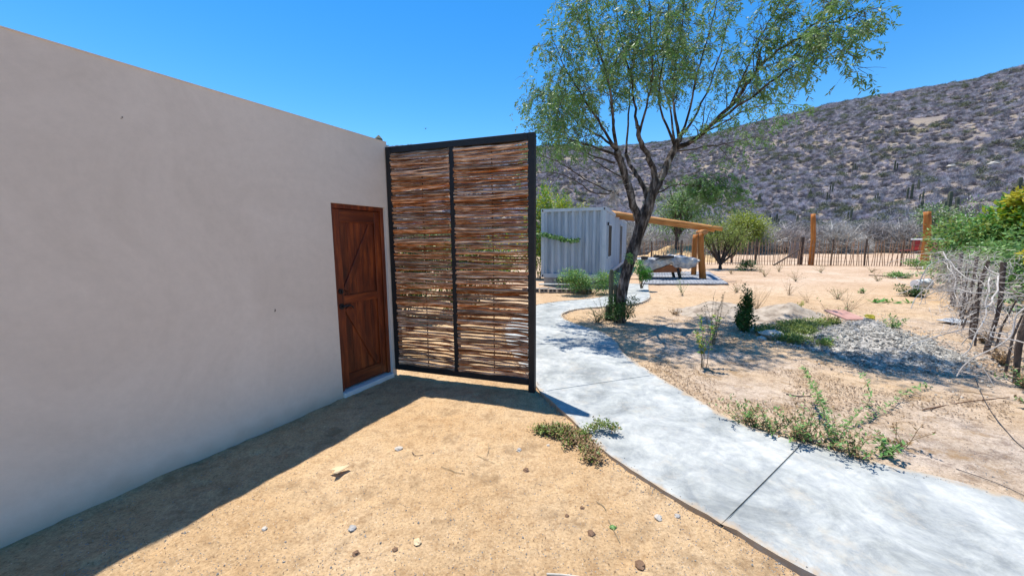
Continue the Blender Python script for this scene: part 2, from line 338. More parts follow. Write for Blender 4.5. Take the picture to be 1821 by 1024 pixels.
M_scrubw = mat('near_scrub', [(0.3, (0.24, 0.21, 0.19)), (0.5, (0.36, 0.33, 0.30)), (0.7, (0.50, 0.47, 0.44))], 3, 5, rough=0.95, rnd=0.3, huev=.03)
M_hgreen = mat('dull_green_scrub', [(0.3, (0.09, 0.105, 0.055)), (0.7, (0.20, 0.21, 0.12))], 1, rough=0.9, rnd=0.3)
M_cactus = mat('cactus', [(0.3, (0.055, 0.058, 0.035)), (0.7, (0.16, 0.155, 0.10))], 6, rough=0.8, rnd=0.2)
M_hill = mat('hill_soil', [(0.3, (0.17, 0.145, 0.14)), (0.5, (0.245, 0.20, 0.165)), (0.7, (0.36, 0.285, 0.19))], 0.045, 9, rough=1.0, bump=0.6, bscale=0.6, bdist=0.6)
M_tarp = mat('silver_tarp', [(0.36, (0.20, 0.215, 0.245)), (0.5, (0.40, 0.40, 0.40)), (0.66, (0.60, 0.56, 0.48))], 4.5, 8, rough=0.36, bump=0.9, bscale=9, metal=0.35, bdist=0.05)
M_brown = mat('brown_panel', [(0.3, (0.26, 0.085, 0.03)), (0.7, (0.40, 0.155, 0.06))], 4, rough=0.7, bump=0.2)
M_black = mat('black_plastic', [(0.3, (0.012, 0.012, 0.014)), (0.7, (0.03, 0.03, 0.03))], 4, rough=0.6)
M_paver = mat('grey_paver', [(0.3, (0.26, 0.27, 0.29)), (0.7, (0.44, 0.45, 0.47))], 2.5, 6, rough=0.85, bump=0.3)
M_soil = mat('dark_soil', [(0.3, (0.07, 0.05, 0.035)), (0.7, (0.14, 0.10, 0.07))], 8, rough=1, bump=0.4)
M_vine = mat('dead_vine', [(0.3, (0.36, 0.32, 0.28)), (0.7, (0.62, 0.57, 0.52))], 8, rough=0.9, bump=0.3, bscale=30)
M_fpost = mat('weathered_post', [(0.3, (0.045, 0.03, 0.024)), (0.7, (0.15, 0.11, 0.085))], 6, 6, rough=0.95, bump=0.8, bscale=16, stretch=(2, 2, 0.5), bdist=0.02)
M_fstick = mat('fence_stick', [(0.3, (0.24, 0.13, 0.075)), (0.7, (0.46, 0.30, 0.19))], 6, 5, rough=0.9, rnd=0.35)
M_wire = mat('wire', [(0.3, (0.10, 0.09, 0.085)), (0.7, (0.22, 0.20, 0.19))], 9, rough=0.6, metal=0.4)
M_hose = mat('black_hose', [(0.3, (0.03, 0.028, 0.03)), (0.7, (0.06, 0.055, 0.055))], 5, rough=0.6)
M_stone = mat('grey_stone', [(0.3, (0.24, 0.225, 0.205)), (0.5, (0.38, 0.355, 0.325)), (0.75, (0.56, 0.53, 0.48))], 7, 5, rough=0.95, bump=0.5, bscale=40, rnd=0.35)
M_white = mat('white_stone', [(0.3, (0.38, 0.33, 0.27)), (0.7, (0.62, 0.57, 0.49))], 7, 5, rough=0.9, bump=0.5, bscale=30)
M_bkst = mat('brown_stone', [(0.3, (0.12, 0.07, 0.04)), (0.7, (0.26, 0.16, 0.10))], 7, 5, rough=0.95, bump=0.5)
M_mound = mat('grey_mound', [(0.35, (0.20, 0.155, 0.115)), (0.5, (0.35, 0.285, 0.22)), (0.65, (0.45, 0.375, 0.295))], 5, 8, rough=1, bump=0.9, bscale=22, bdist=0.02)
M_mounds = mat('sand_mound', [(0.3, (0.40, 0.25, 0.12)), (0.7, (0.60, 0.42, 0.22))], 2, 8, rough=1, bump=0.9, bscale=8, bdist=0.05)
M_gravel = mat('gravel_bed', [(0.36, (0.20, 0.18, 0.16)), (0.5, (0.38, 0.35, 0.31)), (0.64, (0.56, 0.52, 0.46))], 16, 8, rough=1, bump=1.0, bscale=30, bdist=0.03)
M_chip = mat('gravel_chip', [(0.36, (0.16, 0.145, 0.125)), (0.5, (0.36, 0.33, 0.28)), (0.62, (0.56, 0.52, 0.45))], 14, 3, rough=0.9)
M_tile = mat('pink_tile', [(0.3, (0.40, 0.20, 0.155)), (0.7, (0.52, 0.30, 0.24))], 6, rough=0.7, bump=0.2)
M_bark2 = mat('dry_husk', [(0.3, (0.52, 0.38, 0.22)), (0.7, (0.68, 0.52, 0.33))], 9, 6, rough=0.85, bump=0.3)
M_redp = mat('red_paint', [(0.3, (0.26, 0.014, 0.016)), (0.7, (0.40, 0.03, 0.03))], 3, rough=0.4, spec=0.5)
M_sheet = mat('zinc_sheet', [(0.3, (0.40, 0.42, 0.44)), (0.7, (0.58, 0.60, 0.61))], 4, rough=0.5, bump=0.1, metal=0.3)
M_plast = mat('pale_plastic', [(0.3, (0.60, 0.63, 0.66)), (0.7, (0.78, 0.79, 0.80))], 3, rough=0.4)
M_cupgrey = mat('cut_log_grey', [(0.3, (0.22, 0.2, 0.19)), (0.7, (0.36, 0.33, 0.31))], 5, rough=0.9)

# ------------------------------------------------------------------ ground
def axis(a, b, st, ext):
    v = [a+i*st for i in range(int(round((b-a)/st))+1)]
    return [a-e for e in reversed(ext)]+v+[b+e for e in ext]
ext = [0.1, 0.3, 0.6, 1, 1.6, 2.4, 3.5, 5, 7, 10, 14, 20, 30, 50, 90, 160, 300, 600, 1200, 2500]
xs = [-4-e for e in reversed(ext)]+[-4+i*.05 for i in range(20)]+[-3+i*.025 for i in range(216)]+[2.4+i*.05 for i in range(132)]+[9+e for e in [0]+ext]
ys = [.5-e for e in reversed(ext)]+[.5+i*.05 for i in range(10)]+[1+i*.025 for i in range(160)]+[5+i*.05 for i in range(100)]+[10+e for e in [0]+ext]
g = MB(); nx, ny = len(xs), len(ys)
for y in ys:
    for x in xs:
        g.v.append((x, y, gz(x, y) if (abs(x) < 60 and abs(y) < 60) else 0))
for j in range(ny-1):
    for i in range(nx-1):
        a = j*nx+i; g.f.append((a, a+1, a+nx+1, a+nx)); g.m.append(0)
tag(g.build('ground', M_sand, smooth=True), 'tan sandy yard soil with grit and small bumps', 'ground', kind='structure')

# ------------------------------------------------------------------ hill (polar height field)
SKY = [(-400, 262), (300, 268), (700, 272), (950, 271), (1090, 271), (1180, 262), (1254, 250), (1304, 236), (1367, 220), (1453, 200), (1586, 180), (1686, 163), (1752, 145), (1821, 125), (2100, 70), (2600, 20)]
def ridge_tan(ang):
    px = CX+F*math.tan(min(ang, R(68)))
    for (a, b), (c, d) in zip(SKY, SKY[1:]):
        if px <= c or c == 2600:
            t = min(1, max(0, (px-a)/(c-a))); y = b+(d-b)*t; break
    hy = 425.5-0.0073*(px-CX)+2.6
    return (hy-y)/math.hypot(F, px-CX)*1.012
RR = 230.0
def hill_z(ang, r):
    k = ridge_tan(ang)*RR+EYE
    t = (r-62)/(RR-62)
    if t < 0: return -1.0
    z = k*(0.30*t+0.70*sstep(0, 1, t)*t**0.35) if t < 1 else k*(1-0.35*min(1, (r-RR)/260)**1.2)
    x, y = r*math.sin(ang), r*math.cos(ang)
    amp = sstep(62, 110, r)*(1-0.75*sstep(RR*0.82, RR, r))
    z += amp*(3.2*nz(x, y, 0.018, 5)+1.3*nz(x, y, 0.055, 2)+0.45*nz(x, y, 0.2, 9))
    return z-0.4
def hill_p(ang, r): return Vector((r*math.sin(ang), r*math.cos(ang), hill_z(ang, r)))
hm = MB(); A0, A1, NA = R(-62), R(88), 420
rs = [58+i*2.0 for i in range(88)]+[236, 245, 260, 290, 340, 420, 500]
for r in rs:
    for i in range(NA+1): hm.v.append(tuple(hill_p(A0+(A1-A0)*i/NA, r)))
for j in range(len(rs)-1):
    for i in range(NA):
        a = j*(NA+1)+i; hm.f.append((a, a+1, a+NA+2, a+NA+1)); hm.m.append(0)
tag(hm.build('hill', M_hill, smooth=True), 'dry rocky hillside rising behind the yard', 'hill', kind='structure')

# bare scrub on the hill: instanced clumps of twigs, one uncountable mass
def scrub_proto(name, m, n, seed, leafy=False, W=0.05, up_bias=0.5):
    random.seed(seed); b = MB()
    for i in range(n):
        a = U(0, 6.28); ph = U(0.15, 1.45); L = U(0.45, 1.0)
        d = Vector((math.cos(a)*math.cos(ph), math.sin(a)*math.cos(ph), math.sin(ph)*0.85))
        p0 = d*L*U(0.0, 0.5); p1 = d*L+Vector((U(-.12, .12), U(-.12, .12), U(-.05, .12)))
        sd = d.cross(Vector((U(-1, 1), U(-1, 1), U(-1, 1))))
        if sd.length < 1e-3: continue
        sd.normalize()
        if leafy:
            b.leaf(p1, Vector((U(-1, 1), U(-1, 1), U(-.6, 1))), Vector((U(-1, 1), U(-1, 1), U(0, 1))), U(.1, .2), U(.06, .12))
        else:
            b.poly((p0-sd*W/2, p0+sd*W/2, p1))
    me = bpy.data.meshes.new(name); me.from_pydata(b.v, [], b.f); me.materials.append(m); me.update()
    return bpy.data.objects.new(name, me)
pc = bpy.data.collections.new('scrub_sources')
for k in range(3): pc.objects.link(scrub_proto('bare_clump', M_scrub, 190, 30+k, W=0.06))
pc2 = bpy.data.collections.new('green_sources')
pc2.objects.link(scrub_proto('leafy_clump', M_hgreen, 260, 50, True))
def gn_scatter(obj, coll, smin, smax):
    ng = bpy.data.node_groups.new('scatter', 'GeometryNodeTree')
    ng.interface.new_socket('Geometry', in_out='INPUT', socket_type='NodeSocketGeometry')
    ng.interface.new_socket('Geometry', in_out='OUTPUT', socket_type='NodeSocketGeometry')
    n = ng.nodes; L = ng.links
    gi = n.new('NodeGroupInput'); go = n.new('NodeGroupOutput')
    ip = n.new('GeometryNodeInstanceOnPoints'); ci = n.new('GeometryNodeCollectionInfo')
    ci.inputs['Collection'].default_value = coll; ci.inputs['Separate Children'].default_value = True; ci.inputs['Reset Children'].default_value = True
    rv = n.new('FunctionNodeRandomValue'); rv.data_type = 'FLOAT_VECTOR'
    rv.inputs[0].default_value = (-.2, -.2, 0); rv.inputs[1].default_value = (.2, .2, 6.28)
    rs_ = n.new('FunctionNodeRandomValue'); rs_.data_type = 'FLOAT_VECTOR'
    rs_.inputs[0].default_value = (smin, smin, smin*0.75); rs_.inputs[1].default_value = (smax, smax, smax*1.0); rs_.inputs['Seed'].default_value = 5
    ip.inputs['Pick Instance'].default_value = True
    L.new(gi.outputs[0], ip.inputs['Points']); L.new(ci.outputs[0], ip.inputs['Instance'])
    L.new(rv.outputs[0], ip.inputs['Rotation']); L.new(rs_.outputs[0], ip.inputs['Scale'])
    L.new(ip.outputs[0], go.inputs[0])
    md = obj.modifiers.new('scatter', 'NODES'); md.node_group = ng
random.seed(11)
pts, gpts = [], []
for i in range(118000):
    r = math.sqrt(U(64**2, 236**2)); a = U(R(-60), R(86))
    x, y = r*math.sin(a), r*math.cos(a)
    if 0.35*nz(x, y, 0.05, 4) + 0.9*nz(x, y, 0.19, 8) > U(0.28, 0.62): continue
    p = hill_p(a, r); p.z -= 0.15
    (gpts if (random.random() < 0.035+0.10*(r < 90)) else pts).append(p)
for nm, P, cl, a_, b_, lb in (('hillside_scrub', pts, pc, 0.55, 1.6, 'bare greyish purple scrub covering the hillside, its colour paled for haze'), ('hillside_green_scrub', gpts, pc2, 0.9, 1.9, 'scattered dull green shrubs among the bare scrub on the hillside')):
    b = MB(); b.v = [tuple(p) for p in P]
    o = b.build(nm, M_scrub); tag(o, lb, 'scrub', kind='stuff'); gn_scatter(o, cl, a_, b_)

# ------------------------------------------------------------------ concrete path
PATHZ = 0.026
Lp = [(2.60, 0.9), (2.02, 1.30), (1.52, 1.77), (1.29, 2.09), (1.06, 2.37), (0.88, 2.66), (0.73, 2.93), (0.63, 3.25), (0.50, 3.65), (0.33, 4.12), (0.18, 4.75), (0.02, 5.5), (-0.10, 6.3), (-0.15, 7.2), (-0.05, 8.1), (0.15, 8.9), (0.42, 9.55), (0.75, 10.15), (1.44, 10.66), (2.34, 11.12), (3.07, 11.72), (3.65, 12.6), (4.1, 13.6), (4.62, 14.9)]
Rp = [(4.6, 1.35), (3.95, 1.85), (3.38, 2.29), (3.16, 2.49), (2.92, 2.65), (2.67, 2.85), (2.49, 3.04), (2.24, 3.23), (2.08, 3.50), (2.02, 3.82), (1.92, 4.29), (1.80, 4.88), (1.70, 5.64), (1.77, 6.3), (1.70, 6.95), (1.42, 7.5), (1.22, 7.95), (1.14, 8.4), (1.22, 8.85), (1.6, 9.35), (2.34, 9.69), (3.00, 9.87), (3.65, 10.4), (4.2, 11.35), (4.72, 12.9), (5.32, 14.6)]
def resample(P, n):
    P = smooth_poly([(a, b, 0) for a, b in P], 8)
    d = [0]
    for a, b in zip(P, P[1:]): d.append(d[-1]+(b-a).length)
    out = []; k = 0
    for i in range(n):
        t = d[-1]*i/(n-1)
        while k < len(P)-2 and d[k+1] < t: k += 1
        u = (t-d[k])/max(1e-9, d[k+1]-d[k]); out.append(P[k].lerp(P[k+1], u))
    return out
def nearest(P, x, y):
    return min(range(len(P)), key=lambda i: (P[i].x-x)**2+(P[i].y-y)**2)
LL = resample(Lp, 600); RRp = resample(Rp, 600)
joints = [((2.60, 0.9), (4.6, 1.35)), ((1.28, 2.12), (2.49, 3.04)), ((0.33, 4.15), (1.87, 4.69)), ((-0.06, 6.05), (1.76, 6.35)), ((0.0, 8.3), (1.14, 8.35)), ((0.85, 10.24), (1.70, 9.42)), ((3.07, 11.72), (3.65, 10.4)), ((4.62, 14.9), (5.32, 14.6))]
path = empty('path', (0, 0, 0), 'curving pale concrete walkway of separate cast slabs', 'path'); path['kind'] = 'structure'
def path_poly_pts(): return [(p.x, p.y) for p in LL]+[(p.x, p.y) for p in reversed(RRp)]
for (l0, r0), (l1, r1) in zip(joints, joints[1:]):
    i0, i1 = nearest(LL, *l0), nearest(LL, *l1); j0, j1 = nearest(RRp, *r0), nearest(RRp, *r1)
    n = 24; b = MB(); rows = []; K = 10
    gap = 0.009 if (l0 == (1.28, 2.12) or l1 == (1.28, 2.12)) else 0.0022
    for k in range(n+1):
        t = k/n
        t = min(1, max(0, t))
        A = LL[int(round(i0+(i1-i0)*t))].copy(); B = RRp[int(round(j0+(j1-j0)*t))].copy()
        if k in (0, n):
            A2 = LL[int(round(i0+(i1-i0)*(0.5)))]; B2 = RRp[int(round(j0+(j1-j0)*0.5))]
            A += (A2-A).normalized()*gap; B += (B2-B).normalized()*gap
        row = []
        for q in range(K+1):
            p = A.lerp(B, q/K); e = min(q, K-q)/K
            z = PATHZ+0.004*nz(p.x, p.y, 1.3, 6)
            jit = 0.008*nz(p.x, p.y, 9, 2)+0.004*nz(p.x, p.y, 25, 2) if q in (0, K) else 0
            row.append(Vector((p.x+jit, p.y+jit, z)))
        rows.append(row)
    ring = []
    for row in rows:
        for p in row: b.v.append(tuple(p))
    for k in range(n):
        for q in range(K):
            a = k*(K+1)+q; b.f.append((a, a+1, a+K+2, a+K+1)); b.m.append(0)
    bd = [q for q in range(K+1)]+[k*(K+1)+K for k in range(1, n+1)]+[n*(K+1)+q for q in range(K-1, -1, -1)]+[k*(K+1) for k in range(n-1, 0, -1)]
    base = len(b.v)
    for q in bd: v = b.v[q]; b.v.append((v[0], v[1], -0.08))
    m = len(bd)
    for k in range(m):
        k2 = (k+1) % m; b.f.append((bd[k], bd[k2], base+k2, base+k)); b.m.append(0)
    o = b.build('slab', M_conc, path)
    ea = o.data.attributes.new('edge', 'FLOAT', 'POINT')
    ea.data.foreach_set('value', [(.88 if q in (0, K) else .16 if q in (1, K-1) else 0) for _k in range(n+1) for q in range(K+1)]+[.88]*m)
    # make the normals consistent (top faces up)
    bevel(o, 0.008, 2)
def on_path(x, y):
    i = min(range(0, 600, 4), key=lambda i: (LL[i].x-x)**2+(LL[i].y-y)**2)
    j = min(range(0, 600, 4), key=lambda j: (RRp[j].x-x)**2+(RRp[j].y-y)**2)
    A, B = LL[i], RRp[j]; ab = B-A; t = ((x-A.x)*ab.x+(y-A.y)*ab.y)/max(1e-6, ab.length_squared)
    return 0.02 < t < 0.98 and ab.length < 3

# ------------------------------------------------------------------ stucco building with door
UA = R(27.48)
C0 = Vector((-1.533, 4.816, 0))
# local axes: x along wall towards the viewer, y into the building
bx_, by_ = Vector((-math.sin(UA), -math.cos(UA), 0)), Vector((-math.cos(UA), math.sin(UA), 0))
bld = empty('stucco_building', C0, 'long windowless beige stucco building with a brown plank door at its far end', 'building', rz=math.atan2(bx_.y, bx_.x))
# with rz the local y axis is 90deg left of x:
LY = 1 if Vector((-bx_.y, bx_.x, 0)).dot(by_) > 0 else -1
WH, WL, WD = 2.955, 13.0, 6.0
DS0, DS1, DH, RV = 0.072, 0.832, 2.165, 0.10
b = MB()
sx = [0.0, DS0, DS1]+[DS1+0.5*i for i in range(1, 24)]+[WL]
sz = [-0.2, 0.02, DH, WH]
def P(x, y, z): return Vector((x, y*LY, z))
wav = lambda x, z: 0.0
for i in range(len(sx)-1):
    for k in range(3):
        if i == 1 and k == 1: continue
        x0, x1, z0, z1 = sx[i], sx[i+1], sz[k], sz[k+1]
        b.poly((P(x0, 0, z0), P(x1, 0, z0), P(x1, 0, z1), P(x0, 0, z1)))
b.poly((P(0, 0, -0.2), P(0, 0, WH), P(0, WD, WH), P(0, WD, -0.2)))
b.poly((P(WL, 0, -0.2), P(WL, WD, -0.2), P(WL, WD, WH), P(WL, 0, WH)))
b.poly((P(0, WD, -0.2), P(0, WD, WH), P(WL, WD, WH), P(WL, WD, -0.2)))
pw = 0.16
b.poly((P(0, 0, WH), P(WL, 0, WH), P(WL, pw, WH), P(0, pw, WH)))
b.poly((P(0, WD-pw, WH), P(WL, WD-pw, WH), P(WL, WD, WH), P(0, WD, WH)))
b.poly((P(0, pw, WH), P(pw, pw, WH), P(pw, WD-pw, WH), P(0, WD-pw, WH)))
b.poly((P(WL-pw, pw, WH), P(WL, pw, WH), P(WL, WD-pw, WH), P(WL-pw, WD-pw, WH)))
b.poly((P(pw, pw, WH), P(WL-pw, pw, WH), P(WL-pw, pw, WH-.3), P(pw, pw, WH-.3)))
b.poly((P(pw, pw, WH), P(pw, WD-pw, WH), P(pw, WD-pw, WH-.3), P(pw, pw, WH-.3)))
b.poly((P(pw, WD-pw, WH), P(WL-pw, WD-pw, WH), P(WL-pw, WD-pw, WH-.3), P(pw, WD-pw, WH-.3)))
b.poly((P(WL-pw, pw, WH), P(WL-pw, WD-pw, WH), P(WL-pw, WD-pw, WH-.3), P(WL-pw, pw, WH-.3)))
b.build('wall', M_stucco, bld)
b = MB(); b.poly((P(pw, pw, WH-.3), P(WL-pw, pw, WH-.3), P(WL-pw, WD-pw, WH-.3), P(pw, WD-pw, WH-.3))); b.build('roof', M_cap, bld)
b = MB()
for a0, a1, z0, z1 in ((DS0, DS0, 0, DH), (DS1, DS1, 0, DH)):
    b.poly((P(a0, 0, 0.02), P(a0, RV+.06, 0.02), P(a0, RV+.06, DH), P(a0, 0, DH)))
b.poly((P(DS0, 0, DH), P(DS1, 0, DH), P(DS1, RV+.06, DH), P(DS0, RV+.06, DH)))
b.build('door_reveal', M_reveal, bld)
b = MB(); b.box(P((DS0+DS1)/2, 0.06, 0.0), (DS1-DS0-0.004, 0.19, 0.11)); bevel(b.build('threshold', M_reveal, bld), 0.012)
# thin drip edge along the parapet
b = MB()
for x0 in [i*1.3 for i in range(10)]:
    b.box(P(x0+0.65, pw/2-0.002, WH+0.004), (1.299, pw+0.006, 0.008))
b.build('parapet_cap', M_stucco, bld)
# small blemishes of the plaster
for s_, z_, l_ in ((1.50, 1.12, 0.022), (2.40, 2.60, 0.007)):
    b = MB(); b.box(P(s_, -0.001, z_), (0.006, 0.004, l_)); b.box(P(s_+.006, -0.001, z_-.01), (0.007, 0.004, l_*.25)); b.build('plaster_chip', M_dark, bld)
# door leaf and members (local x from DS0 (far) to DS1 (near))
yd = RV*0.62
fw = 0.05
b = MB()
b.box(P(DS0+fw/2, yd, DH/2+.03), (fw, 0.06, DH-.06)); b.box(P(DS1-fw/2, yd, DH/2+.03), (fw, 0.06, DH-.06)); b.box(P((DS0+DS1)/2, yd, DH-.025), (DS1-DS0-2*fw, 0.06, 0.05))
door = MB(); door.box(P((DS0+DS1)/2, yd+.035, DH/2+.03), (DS1-DS0-2*fw-.004, 0.012, DH-.11))
door = door.build('door', M_door, bld)
bevel(b.build('door_frame', M_door, door), 0.004)
dx0, dx1, dz0, dz1 = DS0+fw+.004, DS1-fw-.004, 0.075, DH-.055
st = 0.085
npl = 5; iw = (dx1-dx0-2*st)/npl
for k in range(npl):
    b = MB(); b.box(P(dx0+st+iw*(k+.5), yd+.018, (dz0+dz1)/2), (iw-.004, 0.02, dz1-dz0-.02)); bevel(b.build('plank', M_door, door), 0.003)
for x in (dx0+st/2, dx1-st/2):
    b = MB(); b.box(P(x, yd+.006, (dz0+dz1)/2), (st, 0.036, dz1-dz0)); bevel(b.build('stile', M_door, door), 0.004)
zm = 1.10
for z, h in ((dz0+.075, .15), (zm, .095), (dz1-.07, .14)):
    b = MB(); b.box(P((dx0+dx1)/2, yd+.006, z), (dx1-dx0-2*st-.002, 0.034, h)); bevel(b.build('rail', M_doorh, door), 0.004)
# diagonal braces: upper from near mid to far top; lower from near mid to far bottom
for (xa, za, xb, zb) in ((dx1-st-.03, zm+.10, dx0+st+.05, dz1-.17), (dx1-st-.03, zm-.10, dx0+st+.05, dz0+.18)):
    b = MB(); b.bar(P(xa, yd+.005, za), P(xb, yd+.005, zb), 0.075, 0.028, Vector((0, 1, 0))); bevel(b.build('brace', M_door, door), 0.004)
hx = dx1-.035
b = MB(); b.tube([P(hx, yd-.012, 1.20), P(hx, yd-.03, 1.20)], 0.03, 14); b.box(P(hx, yd-.036, 1.20), (0.012, 0.014, 0.035)); b.build('deadbolt', M_iron, door)
b = MB(); b.tube([P(hx, yd-.012, 1.03), P(hx, yd-.026, 1.03)], 0.032, 14)
b.tube([P(hx, yd-.02, 1.03), P(hx, yd-.058, 1.032), P(hx-.03, yd-.064, 1.036), P(hx-.085, yd-.062, 1.034), P(hx-.115, yd-.058, 1.018), P(hx-.122, yd-.056, 0.995)], [.012, .012, .011, .010, .009, .007], 8)
b.build('handle', M_iron, door)

# ------------------------------------------------------------------ woven stick screen
G1 = Vector((0.262, 4.200, 0)); gv = (G1-C0).normalized(); GL = (G1-C0).length
scr = empty('woven_screen', C0, 'tall black steel frame filled with woven brown branches, joined to the wall end', 'screen', rz=math.atan2(gv.y, gv.x))
GT = 2.893; pw_ = 0.075; gb = 0.085
b = MB(); b.box((pw_/2+.006, 0, (GT+gb)/2), (pw_, .075, GT-gb)); bevel(b.build('post', M_iron, scr), .005)
b = MB(); b.box((GL-pw_/2, 0, GT/2-.05), (pw_, .075, GT+.1)); bevel(b.build('post', M_iron, scr), .005)
xm = 0.905
b = MB(); b.box((xm, 0, (GT+gb)/2), (.066, .07, GT-gb-2*.078)); bevel(b.build('post', M_iron, scr), .005)
b = MB(); b.box(((GL)/2+.003, 0, GT-.038), (GL-2*pw_-.008, .072, .076)); bevel(b.build('top_rail', M_iron, scr), .005)
b = MB(); b.box(((GL)/2+.003, 0, gb+.038), (GL-2*pw_-.008, .072, .076)); bevel(b.build('bottom_rail', M_iron, scr), .005)
random.seed(21)
z0, z1 = gb+.076, GT-.076
for (x0, x1) in ((pw_+.006, xm-.033), (xm+.033, GL-pw_)):
    mid = (x0+x1)/2+.01
    b = MB(); b.tube([(mid, 0, z0), (mid+.006, 0, (z0+z1)/2), (mid, 0, z1)], .007, 6); b.build('rod', M_rod, scr)
    nrow = 142
    for k in range(nrow):
        zc = z0+.012+(z1-z0-.024)*k/(nrow-1)+U(-.008, .008)
        r = U(.0088, .0156)
        if random.random() < .08: r *= 1.25
        sg = 1 if k % 2 else -1
        b = MB(); P_ = []; rad = []; tl = U(-.012, .012); ph = U(0, 6.28); am = U(.001, .0065)
        xa, xb = x0-U(-.004, .014), x1+U(-.01, .010)
        kink = U(.2, .8)
        for i in range(8):
            t = i/7; x = xa+(xb-xa)*t
            bow = math.sin(math.pi*t)
            y = sg*(.028*bow**.8+.004)*(1 if abs(t-.5) < .6 else -1)
            if i in (0, 7): y = -.030+sg*.006
            z = zc+tl*(t-.5)*2+am*math.sin(ph+t*7)+.008*max(0, 1-abs(t-kink)*5)*sg
            z = min(z1-.008, max(z0+.008, z))
            P_.append((x, y, z)); rad.append(r*(1.15-.4*t if k % 3 else .75+.4*t)*U(.88, 1.12))
        b.tube(P_, rad, 5, wob=.08); b.build('branch', M_stick, scr)

# ------------------------------------------------------------------ big tree
random.seed(5)
TY = 7.97
tree = empty('mesquite_tree', gp(1097, 572), 'large airy green tree with a leaning rough grey trunk growing beside the path', 'tree')
T0 = Vector(tree.location)
def rel(p): return Vector(p)-T0
trunkpts = [(1101, 590, 7.97, .24), (1102, 572, 7.97, .175), (1104, 548, 7.96, .145), (1109, 515, 7.93, .138), (1114, 490, 7.92, .14), (1125, 452, 7.9, .155), (1135, 420, 7.88, .155), (1141, 398, 7.86, .17), (1151, 370, 7.85, .145), (1159, 343, 7.85, .125), (1166, 318, 7.85, .10)]
tp = smooth_poly([at(a, b_, c) for a, b_, c, _ in trunkpts], 4)
rr = []
for i in range(len(trunkpts)-1):
    for k in range(4): rr.append(trunkpts[i][3]*(1-k/4)+trunkpts[i+1][3]*k/4)
rr.append(trunkpts[-1][3])
rr = [r_*.72 for r_ in rr]
b = MB(); n = 16; base = 0
# fluted trunk cross-section
def fluted(b, pts, rad, n=16):
    s0 = len(b.v); b.tube(pts, rad, n)
    for i in range(len(pts)):
        for j in range(n):
            v = Vector(b.v[s0+i*n+j]); c = Vector(pts[i]); d = v-c
            a = j/n*2*math.pi
            k = 1+.16*math.sin(a*3+i*.12+.7)+.08*math.sin(a*5-i*.2)+.10*noise.noise(v*3.0)
            b.v[s0+i*n+j] = tuple(c+d*k)
fluted(b, [rel(p) for p in tp], rr, 18)
tr = b.build('trunk', M_bark, tree, smooth=True)
twigs = MB(); leaves = MB(); 
def limb(pts, r0, r1, n=7, name='limb', seg=4, m=None):
    P3 = smooth_poly([at(*q) for q in pts], seg)
    # organic jitter
    for i in range(2, len(P3)-1):
        P3[i] += Vector((U(-1, 1), U(-1, 1), U(-1, 1)))*0.018
    k = len(P3); rad = [(r0+(r1-r0)*(i/(k-1))**.6)*.72 for i in range(k)]
    b = MB(); b.tube([rel(p) for p in P3], rad, n, wob=.08); b.build(name, m or M_bark, tree, smooth=True)
    return P3, rad
def leafspray(p, d, n, L, droop=.5):
    # one compound sprig: a hanging rachis with narrow leaflets
    d = d.normalized()
    q = Vector(p)
    st_ = L/n
    for i in range(n):
        d = (d+Vector((U(-.25, .25), U(-.25, .25), -droop*.28))).normalized(); q = q+d*st_
        for sgn in (-1, 1):
            sd = d.cross(Vector((U(-.5, .5), U(-.5, .5), 1))).normalized()*sgn
            ld = (sd*.8+d*.5+Vector((U(-.3, .3), U(-.3, .3), U(-.55, .1)))).normalized()
            leaves.mi = 1 if random.random() < .25 else 0
            leaves.leaf(rel(q), ld, Vector((U(-1, 1), U(-1, 1), U(.2, 1))), U(.032, .105), U(.012, .028))
def twig(p, d, L, r, lv):
    d = d.normalized(); k = 5; P_ = [Vector(p)]
    for i in range(k):
        d = (d+Vector((U(-.3, .3), U(-.3, .3), U(-.22, .22)-(.10 if lv == 0 else .0)))).normalized()
        P_.append(P_[-1]+d*L/k)
    twigs.tube([rel(q) for q in P_], [r*(1-.75*i/k) for i in range(k+1)], 4, cap=False)
    return P_, d
def dress(P3, rad, i0, dens, Lmin, Lmax, leafy=1.0, bias=Vector((0, 0, .25))):
    for i in range(max(1, i0), len(P3)-1):
        ax = (P3[i+1]-P3[i]).normalized()
        for _ in range(dens if random.random() < .85 else dens+1):
            s = Vector((U(-1, 1), U(-1, 1), U(-1, 1))); s = (s-ax*s.dot(ax)).normalized()
            fr = i/len(P3)
            d = ax*U(.35, .9)+s*U(.5, 1)+bias
            P1, d1 = twig(P3[i].lerp(P3[i+1], random.random()), d, U(Lmin, Lmax)*(1.15-.45*fr), max(.004, rad[i]*.35), 1)
            for j in range(1, len(P1)):
                for _2 in range(2):
                    if random.random() > .85*leafy: continue
                    s2 = Vector((U(-1, 1), U(-1, 1), U(-.9, .5)))
                    P2, d2 = twig(P1[j], (d1*.6+s2), U(.16, .38), .0035, 0)
                    for q in (P2[2], P2[4], P2[5]):
                        if random.random() < .62*leafy: leafspray(q, d2*.5+Vector((U(-1, 1), U(-1, 1), U(-1, .1))), random.choice((5, 6, 8)), U(.12, .2))
    P1, d1 = twig(P3[-1], P3[-1]-P3[-2], U(.3, .5), .006, 1)
    for q in P1[1:]:
        for _ in range(3): leafspray(q, d1+Vector((U(-1, 1), U(-1, 1), U(-1, .3))), 5, .16)
